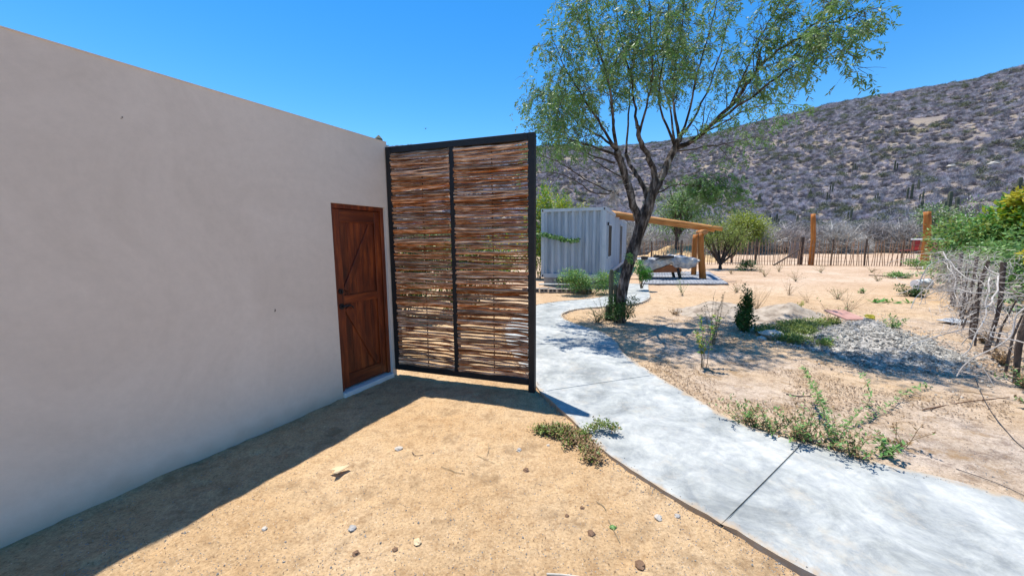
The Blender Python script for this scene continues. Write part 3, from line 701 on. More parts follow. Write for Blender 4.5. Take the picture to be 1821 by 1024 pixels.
# primary forks
fL, rL = limb([(1139, 402, 7.86), (1127, 368, 7.8), (1116, 325, 7.75), (1104, 292, 7.7), (1097, 268, 7.65)], .115, .095, 10)
fR, rR = limb([(1158, 352, 7.85), (1176, 318, 7.9), (1190, 285, 7.95), (1203, 258, 8.0), (1208, 246, 8.0)], .115, .085, 10)
fM, rM = limb([(1165, 322, 7.85), (1161, 300, 7.8), (1152, 276, 7.75), (1140, 255, 7.7), (1133, 225, 7.65)], .095, .06, 9)
fS, rS = limb([(1152, 356, 7.86), (1136, 318, 8.05), (1120, 292, 8.3), (1113, 275, 8.4)], .07, .05, 8)
MAIN = [
 # left fan
 ([(1097, 268, 7.65), (1075, 235, 7.5), (1048, 190, 7.3), (1015, 140, 7.1), (990, 85, 7.0)], .055, 2),
 ([(1097, 268, 7.65), (1070, 245, 7.9), (1030, 220, 8.1), (1000, 190, 8.3), (970, 168, 8.4)], .045, 2),
 ([(1094, 275, 7.65), (1060, 262, 7.4), (1020, 250, 7.2), (992, 236, 7.0), (975, 222, 6.9)], .04, 1),
 ([(1097, 268, 7.65), (1090, 215, 7.9), (1085, 160, 8.3), (1060, 100, 8.6), (1035, 35, 8.9)], .055, 2),
 ([(1097, 268, 7.65), (1090, 200, 7.3), (1078, 130, 7.0), (1050, 50, 6.8), (1040, -10, 6.7)], .05, 1),
 ([(1093, 290, 7.7), (1060, 280, 8.0), (1030, 262, 8.3), (1008, 240, 8.6), (978, 210, 8.9)], .035, 1),
 # low left, sparse
 ([(1100, 345, 7.75), (1070, 335, 7.6), (1040, 318, 7.5), (1000, 292, 7.4), (962, 276, 7.3)], .03, 0),
 ([(1098, 340, 7.75), (1060, 345, 7.5), (1030, 325, 7.3), (995, 310, 7.2), (955, 306, 7.1)], .026, 0),
 ([(1110, 318, 7.8), (1080, 300, 7.9), (1050, 282, 8.0), (1010, 262, 8.1), (975, 258, 8.2)], .026, 0),
 # middle
 ([(1133, 225, 7.65), (1128, 180, 7.6), (1118, 120, 7.5), (1100, 50, 7.4), (1095, -20, 7.3)], .05, 2),
 ([(1136, 240, 7.7), (1150, 190, 7.4), (1160, 130, 7.1), (1158, 60, 6.9), (1150, -30, 6.8)], .045, 1),
 ([(1113, 275, 8.4), (1118, 220, 8.7), (1120, 150, 9.0), (1130, 80, 9.2), (1125, 0, 9.4)], .045, 1),
 # centre from right fork
 ([(1208, 246, 8.0), (1200, 200, 8.1), (1198, 150, 8.3), (1206, 90, 8.5), (1215, 20, 8.6), (1215, -60, 8.6)], .06, 2),
 ([(1200, 258, 8.0), (1180, 210, 7.7), (1172, 150, 7.4), (1185, 80, 7.2), (1190, -20, 7.0)], .05, 2),
 ([(1206, 250, 8.0), (1228, 190, 7.7), (1240, 130, 7.4), (1262, 60, 7.2), (1275, -10, 7.1)], .045, 1),
 ([(1200, 258, 8.0), (1190, 190, 8.5), (1170, 110, 9.0), (1165, 40, 9.3)], .045, 1),
 ([(1208, 246, 8.0), (1240, 200, 8.2), (1270, 130, 8.4), (1290, 60, 8.6), (1300, 10, 8.7)], .045, 4),
 # right sweeping limbs
 ([(1205, 262, 8.0), (1225, 256, 7.8), (1262, 225, 7.4), (1308, 178, 7.0), (1345, 128, 6.6), (1372, 100, 6.4), (1425, 66, 6.1), (1475, 42, 5.9), (1510, 32, 5.8)], .085, 1),
 ([(1240, 245, 7.6), (1285, 208, 7.1), (1340, 172, 6.5), (1395, 128, 6.1), (1430, 112, 5.9), (1465, 104, 5.8)], .05, 1),
 ([(1218, 258, 7.95), (1262, 232, 7.9), (1310, 205, 7.9), (1355, 188, 7.8), (1400, 185, 7.7)], .04, 4),
 ([(1345, 128, 6.6), (1352, 90, 6.6), (1372, 50, 6.5), (1410, 5, 6.5), (1450, -30, 6.4)], .035, 4),
 ([(1300, 185, 7.1), (1325, 130, 6.7), (1352, 70, 6.4), (1380, 20, 6.2)], .03, 4),
 ([(1425, 66, 6.1), (1460, 30, 6.1), (1480, 0, 6.1), (1510, -30, 6.1)], .028, 4),
 # low right drooping
 ([(1166, 345, 7.85), (1200, 330, 7.7), (1240, 330, 7.5), (1280, 335, 7.4)], .03, 3),
 ([(1200, 270, 8.0), (1250, 262, 8.2), (1300, 255, 8.2), (1360, 238, 8.3)], .028, 4),
]
for pts_, r0, den in MAIN:
    P3, rad = limb(pts_, r0, .008, 6, 'limb', 4, M_twig if r0 < .04 else M_limb)
    i0 = 3 if len(pts_) > 4 else 2
    if den == 0: dress(P3, rad, i0+4, 1, .25, .5, .22)
    elif den == 3: dress(P3, rad, 4, 2, .3, .55, 1.0, Vector((0, 0, -.3)))
    elif den == 4: dress(P3, rad, i0+3, 1, .35, .65, .62)
    elif pts_[-1][2] < 6.3: dress(P3, rad, i0+3, 1, .35, .75, .85)
    else: dress(P3, rad, i0+2, den, .45, .95, .92)
twigs.build('twigs', M_twig, tree)['kind'] = 'stuff'
lo = leaves.build('crown', [M_leaf, M_leafp], tree); lo['kind'] = 'stuff'
NL = len(leaves.f)
# dead witches' broom of fine twigs at the low left fork
b = MB(); c0 = rel(at(1094, 345, 7.7))
for i in range(150):
    d = Vector((U(-1, .5), U(-.6, .6), U(-1, .7))).normalized(); L = U(.1, .42)
    b.tube([c0, c0+d*L*.5+Vector((0, 0, U(-.02, .05))), c0+d*L+Vector((U(-.06, .06), U(-.06, .06), -.05))], [.004, .003, .0015], 3, cap=False)
b.build('twigs', M_vine, tree)

# ------------------------------------------------------------------ shipping container house
K0, K1 = Vector((1.131, 14.597, 0)), Vector((3.405, 13.758, 0))
ex = (K1-K0).normalized(); CW = (K1-K0).length; CLn = 12.0; CZ = 0.33; CH = 2.60
con = empty('shipping_container', K0, 'weathered pale blue shipping container raised on blocks behind the tree', 'container', rz=math.atan2(ex.y, ex.x))
def corr(b, length, z0, z1, pitch, depth, f, flat=.32):
    # corrugated sheet; f(s, d, z) maps to a point
    s = 0; prof = []
    while s < length-1e-6:
        for q, dd in ((0, 0), (flat, 0), (.5, depth), (.5+flat, depth)):
            if s+q*pitch <= length: prof.append((s+q*pitch, dd))
        s += pitch
    prof.append((length, 0))
    for (a, da), (c, dc) in zip(prof, prof[1:]):
        b.poly((f(a, da, z0), f(c, dc, z0), f(c, dc, z1), f(a, da, z1)))
cp = .13
b = MB(); corr(b, CW-2*cp, CZ+.16, CZ+CH-.12, .262, .085, lambda s, d, z: Vector((cp+s, .03+d, z))); b.build('end_panel', M_cont, con)
wy0, wy1, wz0, wz1 = .95, 2.15, 1.10, 2.32
dy0, dy1, dz1_ = 6.6, 8.1, 2.48
b = MB(); 
for (a, c, z0_, z1_) in ((cp, wy0, CZ+.16, CZ+CH-.12), (wy0, wy1, CZ+.16, wz0), (wy0, wy1, wz1, CZ+CH-.12), (wy1, dy0, CZ+.16, CZ+CH-.12), (dy0, dy1, dz1_, CZ+CH-.12), (dy1, CLn-cp, CZ+.16, CZ+CH-.12)):
    corr(b, c-a, z0_, z1_, .278, .036, lambda s, d, z, a=a: Vector((CW-.03-d, a+s, z)))
b.build('side_panel', M_cont, con)
b = MB(); corr(b, CLn-2*cp, CZ+.16, CZ+CH-.12, .278, .036, lambda s, d, z: Vector((.03+d, cp+s, z))); b.build('side_panel', M_cont, con)
b = MB(); b.box((CW/2, CLn-.05, CZ+CH/2), (CW-2*cp, .05, CH-.3)); b.build('end_panel', M_cont, con)
b = MB(); b.box((CW/2, CLn/2, CZ+CH-.02), (CW-.1, CLn-.1, .03)); b.build('roof', M_contf, con)
b = MB(); b.box((CW/2, CLn/2, CZ+.09), (CW-.14, CLn-.14, .1)); b.build('floor', M_soil, con)
for x in (cp/2, CW-cp/2):
    for y in (cp/2, CLn-cp/2):
        b = MB(); b.box((x, y, CZ+CH/2), (cp, cp, CH-.24)); bevel(b.build('corner_post', M_contf, con), .01)
        for z in (CZ+.06, CZ+CH-.06):
            b = MB(); b.box((x, y, z), (cp+.012, cp+.012, .119)); cc = bevel(b.build('corner_casting', M_contf, con), .006)
            h_ = MB(); h_.box((x, y-(cp+.012)/2*(1 if y < 1 else -1)-.0015*(1 if y < 1 else -1), z), (.05, .004, .075)); h_.build('casting_hole', M_dark, cc)
for z in (CZ+.08, CZ+CH-.06):
    for y in (.05, CLn-.05):
        b = MB(); b.box((CW/2, y, z), (CW-2*cp-.012, .09, .155 if z < 1 else .115)); b.build('rail', M_contf, con)
    for x in (.05, CW-.05):
        b = MB(); b.box((x, CLn/2, z), (.09, CLn-2*cp-.012, .155 if z < 1 else .115)); b.build('rail', M_contf, con)
b = MB(); b.box((CW-.016, (wy0+wy1)/2, (wz0+wz1)/2), (.02, wy1-wy0, wz1-wz0)); wn = b.build('window', M_dark, con)
b = MB()
for y in (wy0-.03, wy1+.03): b.box((CW-.018, y, (wz0+wz1)/2), (.05, .05, wz1-wz0+.12))
for z in (wz0-.03, wz1+.03): b.box((CW-.018, (wy0+wy1)/2, z), (.05, wy1-wy0, .06))
b.build('window_frame', M_contf, wn)
b = MB(); b.box((CW-.020, (dy0+dy1)/2, (CZ+.16+dz1_)/2), (.03, dy1-dy0, dz1_-CZ-.16)); dr = b.build('door', M_dark, con)
b = MB()
for y in (dy0-.03, (dy0+dy1)/2, dy1+.03): b.box((CW-.018, y, (CZ+.16+dz1_)/2), (.05, .05, dz1_-CZ-.16))
b.box((CW-.01, (dy0+dy1)/2, dz1_+.03), (.09, dy1-dy0+.12, .06)); b.build('door_frame', M_contf, dr)
b = MB(); b.box((CW+.02, .62, 2.35), (.05, .12, .12)); b.build('wall_lamp', M_dark, con)
def onc(x, y, z=0): return K0+ex*x+Vector((-ex.y, ex.x, 0))*y+Vector((0, 0, z))
rzc = math.atan2(ex.y, ex.x)
def hollow_block(loc, rz, label, group, solid=False, sc=1.0, size=(.40, .19, .19), m=None):
    b = MB(); L_, D_, H_ = size
    if solid: b.box((0, 0, H_/2), (L_, D_, H_))
    else:   # laid on its side, two cells open to the front
        for x in (-L_/2+.015, 0, L_/2-.015): b.box((x, 0, H_/2), (.03, D_, H_-.062))
        b.box((0, 0, .0155), (L_, D_, .031)); b.box((0, 0, H_-.0155), (L_, D_, .031)); b.box((0, D_/2-.02, H_/2), (L_-.062, .02, H_-.064))
    o = b.build('concrete_block', m or M_block, loc=loc); o.rotation_euler = (U(-.02, .02), U(-.02, .02), rz)
    return tag(o, label, 'block', group)
random.seed(3)
hollow_block(onc(.36, .22, 0), rzc, 'grey concrete pier block under the near left corner of the container', None, True, size=(.48, .42, .33))
hollow_block(onc(.95, 1.5, 0), rzc+.1, 'brownish block pier set back under the container floor', None, True, size=(.45, .42, .33), m=M_bkst)
hollow_block(onc(CW-.3, .3, 0), rzc, 'shaded concrete pier block under the right front corner of the container', None, True, size=(.45, .42, .33))
for i, yy in enumerate((4, 8, 11.6)):
    hollow_block(onc(CW-.3, yy, 0), rzc, 'shaded concrete pier block under the window side of the container', 'pier blocks along the container side', True, size=(.45, .42, .33))
for i in range(8):
    p = gp(936+i*15.5, 519.5+i*.35); p.z = .02
    hollow_block(p, U(-.06, .06), 'hollow concrete block laid on its side in the row before the container', 'hollow blocks in a row before the container', size=(.27, .19, .125))
b = MB(); pl = gp(985, 513); b.box((0, 0, .0), (1.3, .3, .03)); o = b.build('concrete_slab', M_conc, loc=(pl.x+.1, pl.y+.1, .15)); o.rotation_euler = (0, 0, -.05)
tag(o, 'thin pale slab lying on the row of hollow blocks by the container', 'slab')

# ------------------------------------------------------------------ log shelter beside the container
def log(b, p, q, r0, r1, n=12, k=10, bend=.02, wob=.03):
    p, q = Vector(p), Vector(q); P_ = []
    ph = U(0, 6)
    for i in range(k+1):
        t = i/k; a = p.lerp(q, t); e = math.sin(math.pi*t)*bend
        P_.append(a+Vector((math.sin(ph+t*3)*e, math.cos(ph+t*3)*e, 0)))
    s0 = len(b.v); b.tube(P_, [r0+(r1-r0)*i/k for i in range(k+1)], n)
    for i in range(k+1):
        for j in range(n):
            v = Vector(b.v[s0+i*n+j]); c = P_[i]; b.v[s0+i*n+j] = tuple(c+(v-c)*(1+wob*2*noise.noise(v*2.2)))
random.seed(9)
ey = Vector((-ex.y, ex.x, 0))
PB = gp(1250, 498); sh = empty('log_shelter', PB, 'open shelter of orange varnished logs attached to the container', 'shelter', rz=rzc)
def toL(v):
    v = Vector(v)-PB; return Vector((v.dot(ex), v.dot(ey), v.z))
ptop = at(1246, 417, PB.y).z
b = MB(); log(b, (0, 0, -.1), toL(at(1246, 414, PB.y)), .145, .115); b.build('post', M_log, sh, smooth=True)
rp = Vector((8.66, 17.9, 0))
b = MB(); log(b, toL(rp)+Vector((0, 0, -.1)), toL(rp)+Vector((.0, 0, ptop+.02)), .12, .11); b.build('post', M_log, sh, smooth=True)
b = MB(); log(b, Vector((-.05, -.32, ptop+.10)), Vector((-.02, 2.6, ptop+.13)), .115, .11); b.build('purlin', M_logx, sh, smooth=True)
b = MB(); b.tube([(-.05, -.322, ptop+.10), (-.05, -.33, ptop+.10)], .105, 14); b.build('log_end', M_endgrain, sh)
hi = toL(onc(CW-.35, 3.35, 0)); hi.z = 2.98
for yy in (0.0, 2.1):
    d_ = Vector((0, yy, 0))
    a_ = Vector((hi.x, 0, hi.z))+d_; c_ = Vector((.62, 0, ptop+.215))+d_
    # slope passes over the purlin
    b = MB(); log(b, a_, c_, .135, .085, bend=.03); b.build('rafter', M_logx, sh, smooth=True)
# patio of pavers
c1, c2, c3 = gp(1297, 507), gp(1262, 485), gp(1141, 507)
pat = empty('paved_patio', c3, 'grey patio of small pavers under the log shelter', 'patio'); pat['kind'] = 'structure'
e1 = (c1-c3); e2 = (c2-c1); b = MB()
b.poly([Vector((0, 0, .03)), e1+Vector((0, 0, .03)), e1+e2+Vector((0, 0, .03)), e2+Vector((0, 0, .03))]); b.build('bedding', M_soil, pat)
nu, nv = 24, 22; b = MB()
for i in range(nu):
    for j in range(nv):
        if (i+j) % 1 == 0:
            q = e1*((i+.5+.25*(j % 2))/(nu+.5))+e2*((j+.5)/nv)
            b.box(q+Vector((0, 0, .045+U(0, .006))), (e1.length/nu*.80, e2.length/nv*.78, .05), Matrix.Rotation(math.atan2(e1.y, e1.x), 3, 'Z'))
b.build('pavers', M_paver, pat)['kind'] = 'stuff'

# ------------------------------------------------------------------ covered trestle under a silver tarp
random.seed(14)
B0, B1 = gp(1150, 499), gp(1222, 499); bl = empty('trestle_bench', (B0+B1)/2, 'brown boat shaped bench on dark splayed legs under the tarp by the shelter', 'bench', rz=math.atan2((B1-B0).y, (B1-B0).x))
def bt(px, py): # point on the bench's front plane, local coordinates
    v = at(px, py, 15.85)-Vector(bl.location); return v
def flat_solid(name, pix, yoff, th, m, parent):
    b = MB(); n = len(pix); F1 = []; 
    for px, py in pix:
        v = bt(px, py); F1.append(Vector((v.x, yoff, v.z)))
    B_ = [p+Vector((0, th, 0)) for p in F1]; b.poly(F1); b.poly(B_[::-1])
    for i in range(n): j = (i+1) % n; b.poly((F1[i], B_[i], B_[j], F1[j]))
    return b.build(name, m, parent)
flat_solid('apron', [(1159, 486), (1196, 471), (1216, 478), (1216, 484), (1207, 485)], 0.0, .9, M_brown, bl)
for x0, x1 in (((1157, 485), (1151, 501)), ((1209, 482), (1215, 501))):
    for yo in (.03, .8):
        a_, c_ = bt(*x0), bt(*x1); b = MB(); b.bar((a_.x, yo, a_.z+.1), (c_.x, yo, max(0.0, c_.z-.0)), .11, .10); b.build('leg', M_black, bl)
tp_ = empty('silver_tarp', bl.location, 'crumpled silver and cream tarpaulin draped over the bench', 'tarpaulin', rz=bl.rotation_euler.z)
topc = [(1137, 461), (1150, 460), (1165, 461), (1180, 460), (1196, 459), (1203, 455), (1215, 457), (1228, 458), (1240, 460), (1246, 463)]
botc = [(1142, 484), (1152, 486), (1166, 481), (1180, 475), (1196, 470), (1203, 476), (1215, 477), (1228, 479), (1238, 474), (1244, 465)]
b = MB(); nn = 44; mm = 14
def interp(c, t):
    k = t*(len(c)-1); i = min(len(c)-2, int(k)); u = k-i
    return (c[i][0]*(1-u)+c[i+1][0]*u, c[i][1]*(1-u)+c[i+1][1]*u)
for j in range(mm+9):
    for i in range(nn+1):
        t = i/nn
        a_ = bt(*interp(topc, t)); c_ = bt(*interp(botc, t))
        if j <= mm:
            s = j/mm; v = c_.lerp(a_, s); y = -.10-.05*math.sin(s*3)+.05*math.sin(t*34+s*2)*(1-s*.6)+.03*nz(t*9, s*4, 1.3)
            b.v.append((v.x, y, v.z+.02*nz(t*20, s*5, 1, 4)))
        else:
            s = (j-mm)/8; b.v.append((a_.x, -.12+s*1.15, a_.z+.04*math.sin(s*3.1)+.05*nz(t*14, s*5, 1, 2)-.28*max(0, s-.8)*5*.4))
for j in range(mm+8):
    for i in range(nn):
        a = j*(nn+1)+i; b.f.append((a, a+1, a+nn+2, a+nn+1)); b.m.append(0)
o = b.build('tarp', M_tarp, tp_, smooth=True); sm = o.modifiers.new('thick', 'SOLIDIFY'); sm.thickness = .006
pa = at(1180, 456.5, 16.0); b = MB(); b.box((0, 0, 0), (.74, .4, .10)); b.box((-.3, 0, .02), (.1, .42, .13)); o = b.build('folded_cover', M_black, loc=pa); tag(bevel(o, .02), 'flat black folded cover lying on top of the silver tarp', 'cover')
pa = at(1146, 458.5, 16.0); b = MB(); b.box((0, 0, 0), (.22, .25, .12)); b.tube([(-.06, 0, .05), (-.06, 0, .08)], .02, 8); o = b.build('black_box', M_black, loc=pa); tag(bevel(o, .012), 'small black box standing on the left end of the silver tarp', 'box')

# ------------------------------------------------------------------ generic plants
def bush(name, loc, label, cat, rx, ry, h, nleaf, lm, L, W, stems=9, sm=None, group=None, z0=.1, sparse=.0, trunk=0.0, lumps=9, shell=.55, sr=.01, mats2=None, p2=.0, spread=1.0):
    root = empty(name, loc, label, cat, group)
    b = MB(); lv = MB()
    cl = []
    for i in range(lumps):
        a = U(0, 6.28); rr_ = math.sqrt(random.random())*.62
        zc = z0*h+h*(1-z0)*U(.22, .82); rz_ = U(.22, .40)
        cl.append((Vector((math.cos(a)*rr_*rx, math.sin(a)*rr_*ry, zc)), rz_))
    for (c, s) in cl[:stems] if stems <= len(cl) else cl:
        p0 = Vector((U(-.06, .06), U(-.06, .06), -.03)); base_ = Vector((0, 0, trunk)) if trunk else p0
        mid = base_.lerp(c, .5)+Vector((U(-.1, .1)*rx, U(-.1, .1)*ry, 0))
        P_ = [p0, base_, mid, c] if trunk else [p0, mid, c]
        b.tube(P_, [sr*1.5]*(len(P_)-2)+[sr, sr*.4], 5)
        for _ in range(3):
            e = c+Vector((U(-1, 1)*rx, U(-1, 1)*ry, U(-.3, .8)*h*.5))*.35
            b.tube([mid.lerp(c, U(.2, .9)), e], [sr*.5, sr*.2], 4, cap=False)
    for i in range(nleaf):
        c, s = random.choice(cl)
        d = Vector((random.gauss(0, 1), random.gauss(0, 1), random.gauss(0, 1))).normalized()
        k = U(shell, 1.08) if random.random() < .8 else U(.1, shell)
        p = c+Vector((d.x*rx*s*1.25, d.y*ry*s*1.25, d.z*h*s*.8))*k*spread
        p.z = max(.015, p.z)
        lv.mi = 1 if (mats2 and random.random() < p2) else 0
        lv.leaf(p, d+Vector((U(-.8, .8), U(-.8, .8), U(-.7, .5))), Vector((U(-.7, .7), U(-.7, .7), 1)), U(.7, 1.25)*L, U(.7, 1.2)*W)
    b.build('stem', sm or M_stem, root)
    o = lv.build('foliage', [lm]+([mats2] if mats2 else []), root); o['kind'] = 'stuff'
    return root
def herb(name, loc, label, cat, stems, h, spread, lm, L, W, per, group=None, lean=None, sr=.0035, sm=None, mats2=None, p2=0, curl=.3, start=.1, whorl=2):
    """a plant of several leafy shoots"""
    root = empty(name, loc, label, cat, group); b = MB(); lv = MB()
    for s in range(stems):
        a = U(0, 6.28); tl = U(.1, 1)*spread; hh = h*U(.55, 1.05)
        d = Vector((math.cos(a)*tl, math.sin(a)*tl, 1)).normalized()
        if lean is not None: d = (d+lean*U(.3, 1)).normalized()
        p = Vector((U(-.03, .03), U(-.03, .03), -.01)); P_ = [p.copy()]; k = 8
        for i in range(k):
            d = (d+Vector((U(-1, 1)*.16, U(-1, 1)*.16, -curl*.14))).normalized(); p = p+d*hh/k
            p.z = max(p.z, .01); P_.append(p.copy())
        b.tube(P_, [sr*(1-.6*i/k) for i in range(k+1)], 4, cap=False)
        for q in range(per):
            t = start+(1-start)*(q+random.random())/per; i = min(k-1, int(t*k)); pp = P_[i].lerp(P_[i+1], t*k-i)
            ax = (P_[i+1]-P_[i]).normalized()
            for _ in range(whorl):
                sd = Vector((U(-1, 1), U(-1, 1), U(-.5, .9))); sd = (sd-ax*sd.dot(ax)*.6).normalized()
                lv.mi = 1 if (mats2 and random.random() < p2) else 0
                lv.leaf(pp, sd+ax*.35, Vector((U(-.6, .6), U(-.6, .6), 1)), L*U(.6, 1.2), W*U(.7, 1.2))
    b.build('stem', sm or M_stem, root)
    if per:
        o = lv.build('foliage', [lm]+([mats2] if mats2 else []), root); o['kind'] = 'stuff'
    return root
def gl(px, py):
    p = gp(px, py); p.z = gz(p.x, p.y) if abs(p.x) < 60 and abs(p.y) < 60 else 0
    return p
random.seed(33)
# --- leafy plants round the big tree
bush('shrub', gl(1046, 526)+Vector((0, .3, 0)), 'light green leafy shrub with yellow flowers before the right end of the container', 'shrub', 1.15, .65, .85, 5200, M_weed, .065, .03, 9, z0=.0, lumps=12, mats2=M_yell, p2=.03)
herb('shrub', gl(1040, 524)+Vector((0, .1, 0)), 'wispy pale green shoots rising above the shrub before the container', 'shrub', 14, .85, .55, M_weed, .04, .02, 12, whorl=2)
bush('shrub', gl(1127, 508)+Vector((-.22, -1.5, .12)), 'bright green bushy plant growing on the right side of the tree trunk', 'shrub', .42, .34, .80, 2600, M_bright, .05, .028, 6, z0=.35, lumps=7)
bush('shrub', gl(1108, 574), 'dark green creeper sprawling round the foot of the tree trunk', 'plant', .50, .36, .60, 1900, M_greensh, .05, .022, 7, z0=.0, lumps=11)
herb('weed', gl(1062, 574), 'dry brownish weed beside the foot of the cactus by the tree', 'weed', 20, .42, 1.1, M_weeddry, .035, .014, 12, mats2=M_weed, p2=.35)
herb('weed', gl(1075, 570), 'thin twiggy green sprays leaning over the path left of the cactus', 'weed', 13, .75, 1.0, M_weed, .03, .014, 9, lean=Vector((-.7, 0, .1)))
bush('vine', at(1118, 470, 7.6)-Vector((0, 0, 0)), 'leafy vine clinging high on the left side of the trunk', 'vine', .14, .12, .2, 130, M_weed, .05, .028, 3, z0=.0, lumps=3, sr=.004)
# columnar cactus: ribbed columns
def cactus(loc, cols, label, group=None, hh=1.0, rad=.07, m=M_cactus, nm='cactus', ribs=8):
    root = empty(nm, loc, label, 'cactus', group)
    for (dx, dy, h, r) in cols:
        b = MB(); n = ribs*2; k = 9; s0 = len(b.v)
        P_ = [(dx*(1+.12*math.sin(i/k*3)), dy, h*i/k) for i in range(k)]+[(dx, dy, h*.985), (dx, dy, h)]
        rr_ = [r]*(k)+[r*.75, r*.12]
        b.tube(P_, rr_, n)
        for i in range(len(P_)):
            c = Vector(P_[i])
            for j in range(0, n, 2):
                v = Vector(b.v[s0+i*n+j]); b.v[s0+i*n+j] = tuple(c+(v-c)*.78)
        b.build('column', m, root)
    return root
q = gp(1087, 569); q.z = 0
cactus(q, [(-.02, 0, 1.12, .050), (.06, -.06, .80, .046), (-.09, -.03, .35, .045)], 'small cactus of upright ribbed columns against the foot of the leaning tree')

# --- ground weed by the path, foreground
random.seed(40)
root = empty('ground_weed', gl(1020, 790), 'low creeping green and russet weed at the near left edge of the path', 'weed')
b = MB(); lv = MB(); O = Vector(root.location)
arms = [([(958, 768), (985, 770), (1010, 775), (1035, 785), (1050, 800), (1062, 822)], 1.0), ([(962, 766), (990, 764), (1012, 768), (1040, 778)], 1.0), ([(1030, 782), (1050, 775), (1065, 770), (1082, 774), (1092, 778)], .55), ([(1000, 775), (1006, 790), (1008, 796)], .3), ([(1036, 788), (1045, 806), (1052, 822)], .9), ([(966, 770), (1000, 778), (1030, 792)], 1.0), ([(945, 766), (960, 770)], .05)]
for A, dn in arms:
    G = smooth_poly([gl(*a) for a in A], 10)
    P_ = [g_-O+Vector((U(-.01, .01), U(-.01, .01), .012+(.045 if on_path(g_.x, g_.y) else 0))) for g_ in G]
    b.tube(P_, .003, 4, cap=False)
    for p in P_:
        for _ in range(int(26*dn)):
            pp = p+Vector((random.gauss(0, .032), random.gauss(0, .028), U(0, .05)))
            gr = min(1, max(0, (pp.x+.25)/.45))
            lv.mi = 1 if random.random() < (.3+.6*gr if not (pp.x > .08 and pp.y > .06) else .1) else 0
            lv.leaf(pp, Vector((U(-1, 1), U(-1, 1), U(-.1, .9))), Vector((U(-.6, .6), U(-.6, .6), 1)), U(.018, .036), U(.010, .018))
b.build('stem', M_stem, root); lv.build('foliage', [M_creep, M_weeddry], root)['kind'] = 'stuff'
# --- straggly milkweed-like plant on the far path edge
random.seed(41)
S = [(1325, 760, .42, 16), (1370, 778, .38, 16), (1415, 788, .42, 18), (1440, 792, .55, 22), (1480, 806, .45, 18), (1520, 822, .36, 14), (1345, 765, .3, 10)]
LBL = ['green leafy weed at the left end of the straggly growth along the path edge', 'bushy green weed second from the left along the far path edge', 'weed with dry brown lower stems just left of the main path joint', 'tallest straggly weed, standing where the dark path joint meets the soil', 'green weed hanging over the path right of the dark joint', 'thin half dry weed at the right end of the path edge growth', 'small weed between the two leftmost plants at the path edge']
for (px, py, h, ns), lb in zip(S, LBL):
    herb('weed', gl(px, py-4), lb, 'weed', int(ns*1.0), h*.85, 1.3, M_weed, .042, .016, 8, mats2=M_weeddry, p2=.45, curl=.35, sr=.003, whorl=2, start=.15)
for (A, lb) in (([(1478, 776), (1467, 735), (1450, 695), (1432, 655)], 'long leafy shoot leaning up left from the path edge weeds'), ([(1500, 760), (1525, 735), (1548, 705), (1533, 665)], 'thin shoot with few leaves curving up right of the path edge weeds'), ([(1540, 745), (1580, 720), (1610, 695), (1650, 685)], 'nearly bare creeping stem trailing right over the sand')):
    r_ = empty('shoot', gl(*A[0]), lb, 'weed'); O = Vector(r_.location); b = MB(); lv = MB()
    n_ = len(A); H = [0.03, .14, .26, .36] if 'left' in lb else ([.02, .10, .2, .33] if 'curving' in lb else [.02, .06, .08, .05])
    G = []
    for k, a in enumerate(A):
        p = gp(a[0], a[1], H[k]); G.append(p-O)
    G = smooth_poly(G, 8); b.tube(G, .0028, 4, cap=False)
    den = 10 if 'left' in lb else 4
    for p in G:
        for _ in range(den):
            if random.random() < .75: lv.leaf(p, Vector((U(-1, 1), U(-1, 1), U(-.4, .6))), Vector((U(-.6, .6), U(-.6, .6), 1)), U(.035, .07), U(.014, .024))
    b.build('stem', M_stem, r_); lv.build('foliage', M_weed, r_)['kind'] = 'stuff'
herb('weed', gl(1600, 790), 'dry reddish brown weed lying on the sand beyond the path weeds', 'weed', 12, .3, 1.4, M_weeddry, .035, .014, 9, lean=Vector((-.5, .4, 0)), mats2=M_weed, p2=.2)
herb('weed', gl(1575, 812), 'small fresh green sprig near the path at the right', 'weed', 7, .2, 1.0, M_weed, .05, .024, 8)
# --- young plants on the mottled soil
random.seed(42)
herb('sapling', gl(1252, 655), 'slender pale green sapling standing alone on the mottled soil', 'sapling', 5, .78, .22, M_weed, .055, .03, 12, sr=.005, curl=0, start=.35, mats2=M_lime, p2=.35, whorl=3)
herb('sapling', gl(1268, 612), 'thin dark twiggy sapling with brown leaf tips behind the pale one', 'sapling', 13, .95, .38, M_greensh, .035, .016, 14, sr=.004, curl=.1, mats2=M_weeddry, p2=.35)
bush('shrub', gl(1322, 588), 'dense dark green pointed shrub at the edge of the green hollow', 'shrub', .22, .2, .50, 1500, M_greensh, .055, .03, 8, z0=.0, lumps=10)
bush('shrub', gl(1326, 588), 'narrow dark green upright top of the pointed shrub', 'shrub', .13, .12, .86, 1000, M_greensh, .05, .028, 6, z0=.2, lumps=9)
herb('dry_weed', gl(1345, 553), 'dry straw coloured twig clump right of the dark pointed shrub', 'weed', 26, .75, .75, M_weeddry, .03, .01, 3, sr=.003, curl=.1, whorl=1)
herb('dry_weed', gl(1403, 524), 'small dry grey weed in the middle of the sandy yard', 'weed', 16, .6, .8, M_weeddry, .03, .012, 5, sr=.004, whorl=1)
herb('dry_weed', gl(1490, 532), 'low brown and green tuft in the sandy yard', 'weed', 16, .5, .9, M_weeddry, .04, .016, 7, sr=.004, mats2=M_weed, p2=.4)
herb('dry_weed', gl(1507, 554), 'tall dry stalk leaning right over a brown tuft', 'weed', 12, .75, .7, M_weeddry, .03, .012, 4, sr=.004, lean=Vector((.35, 0, 0)), whorl=1)
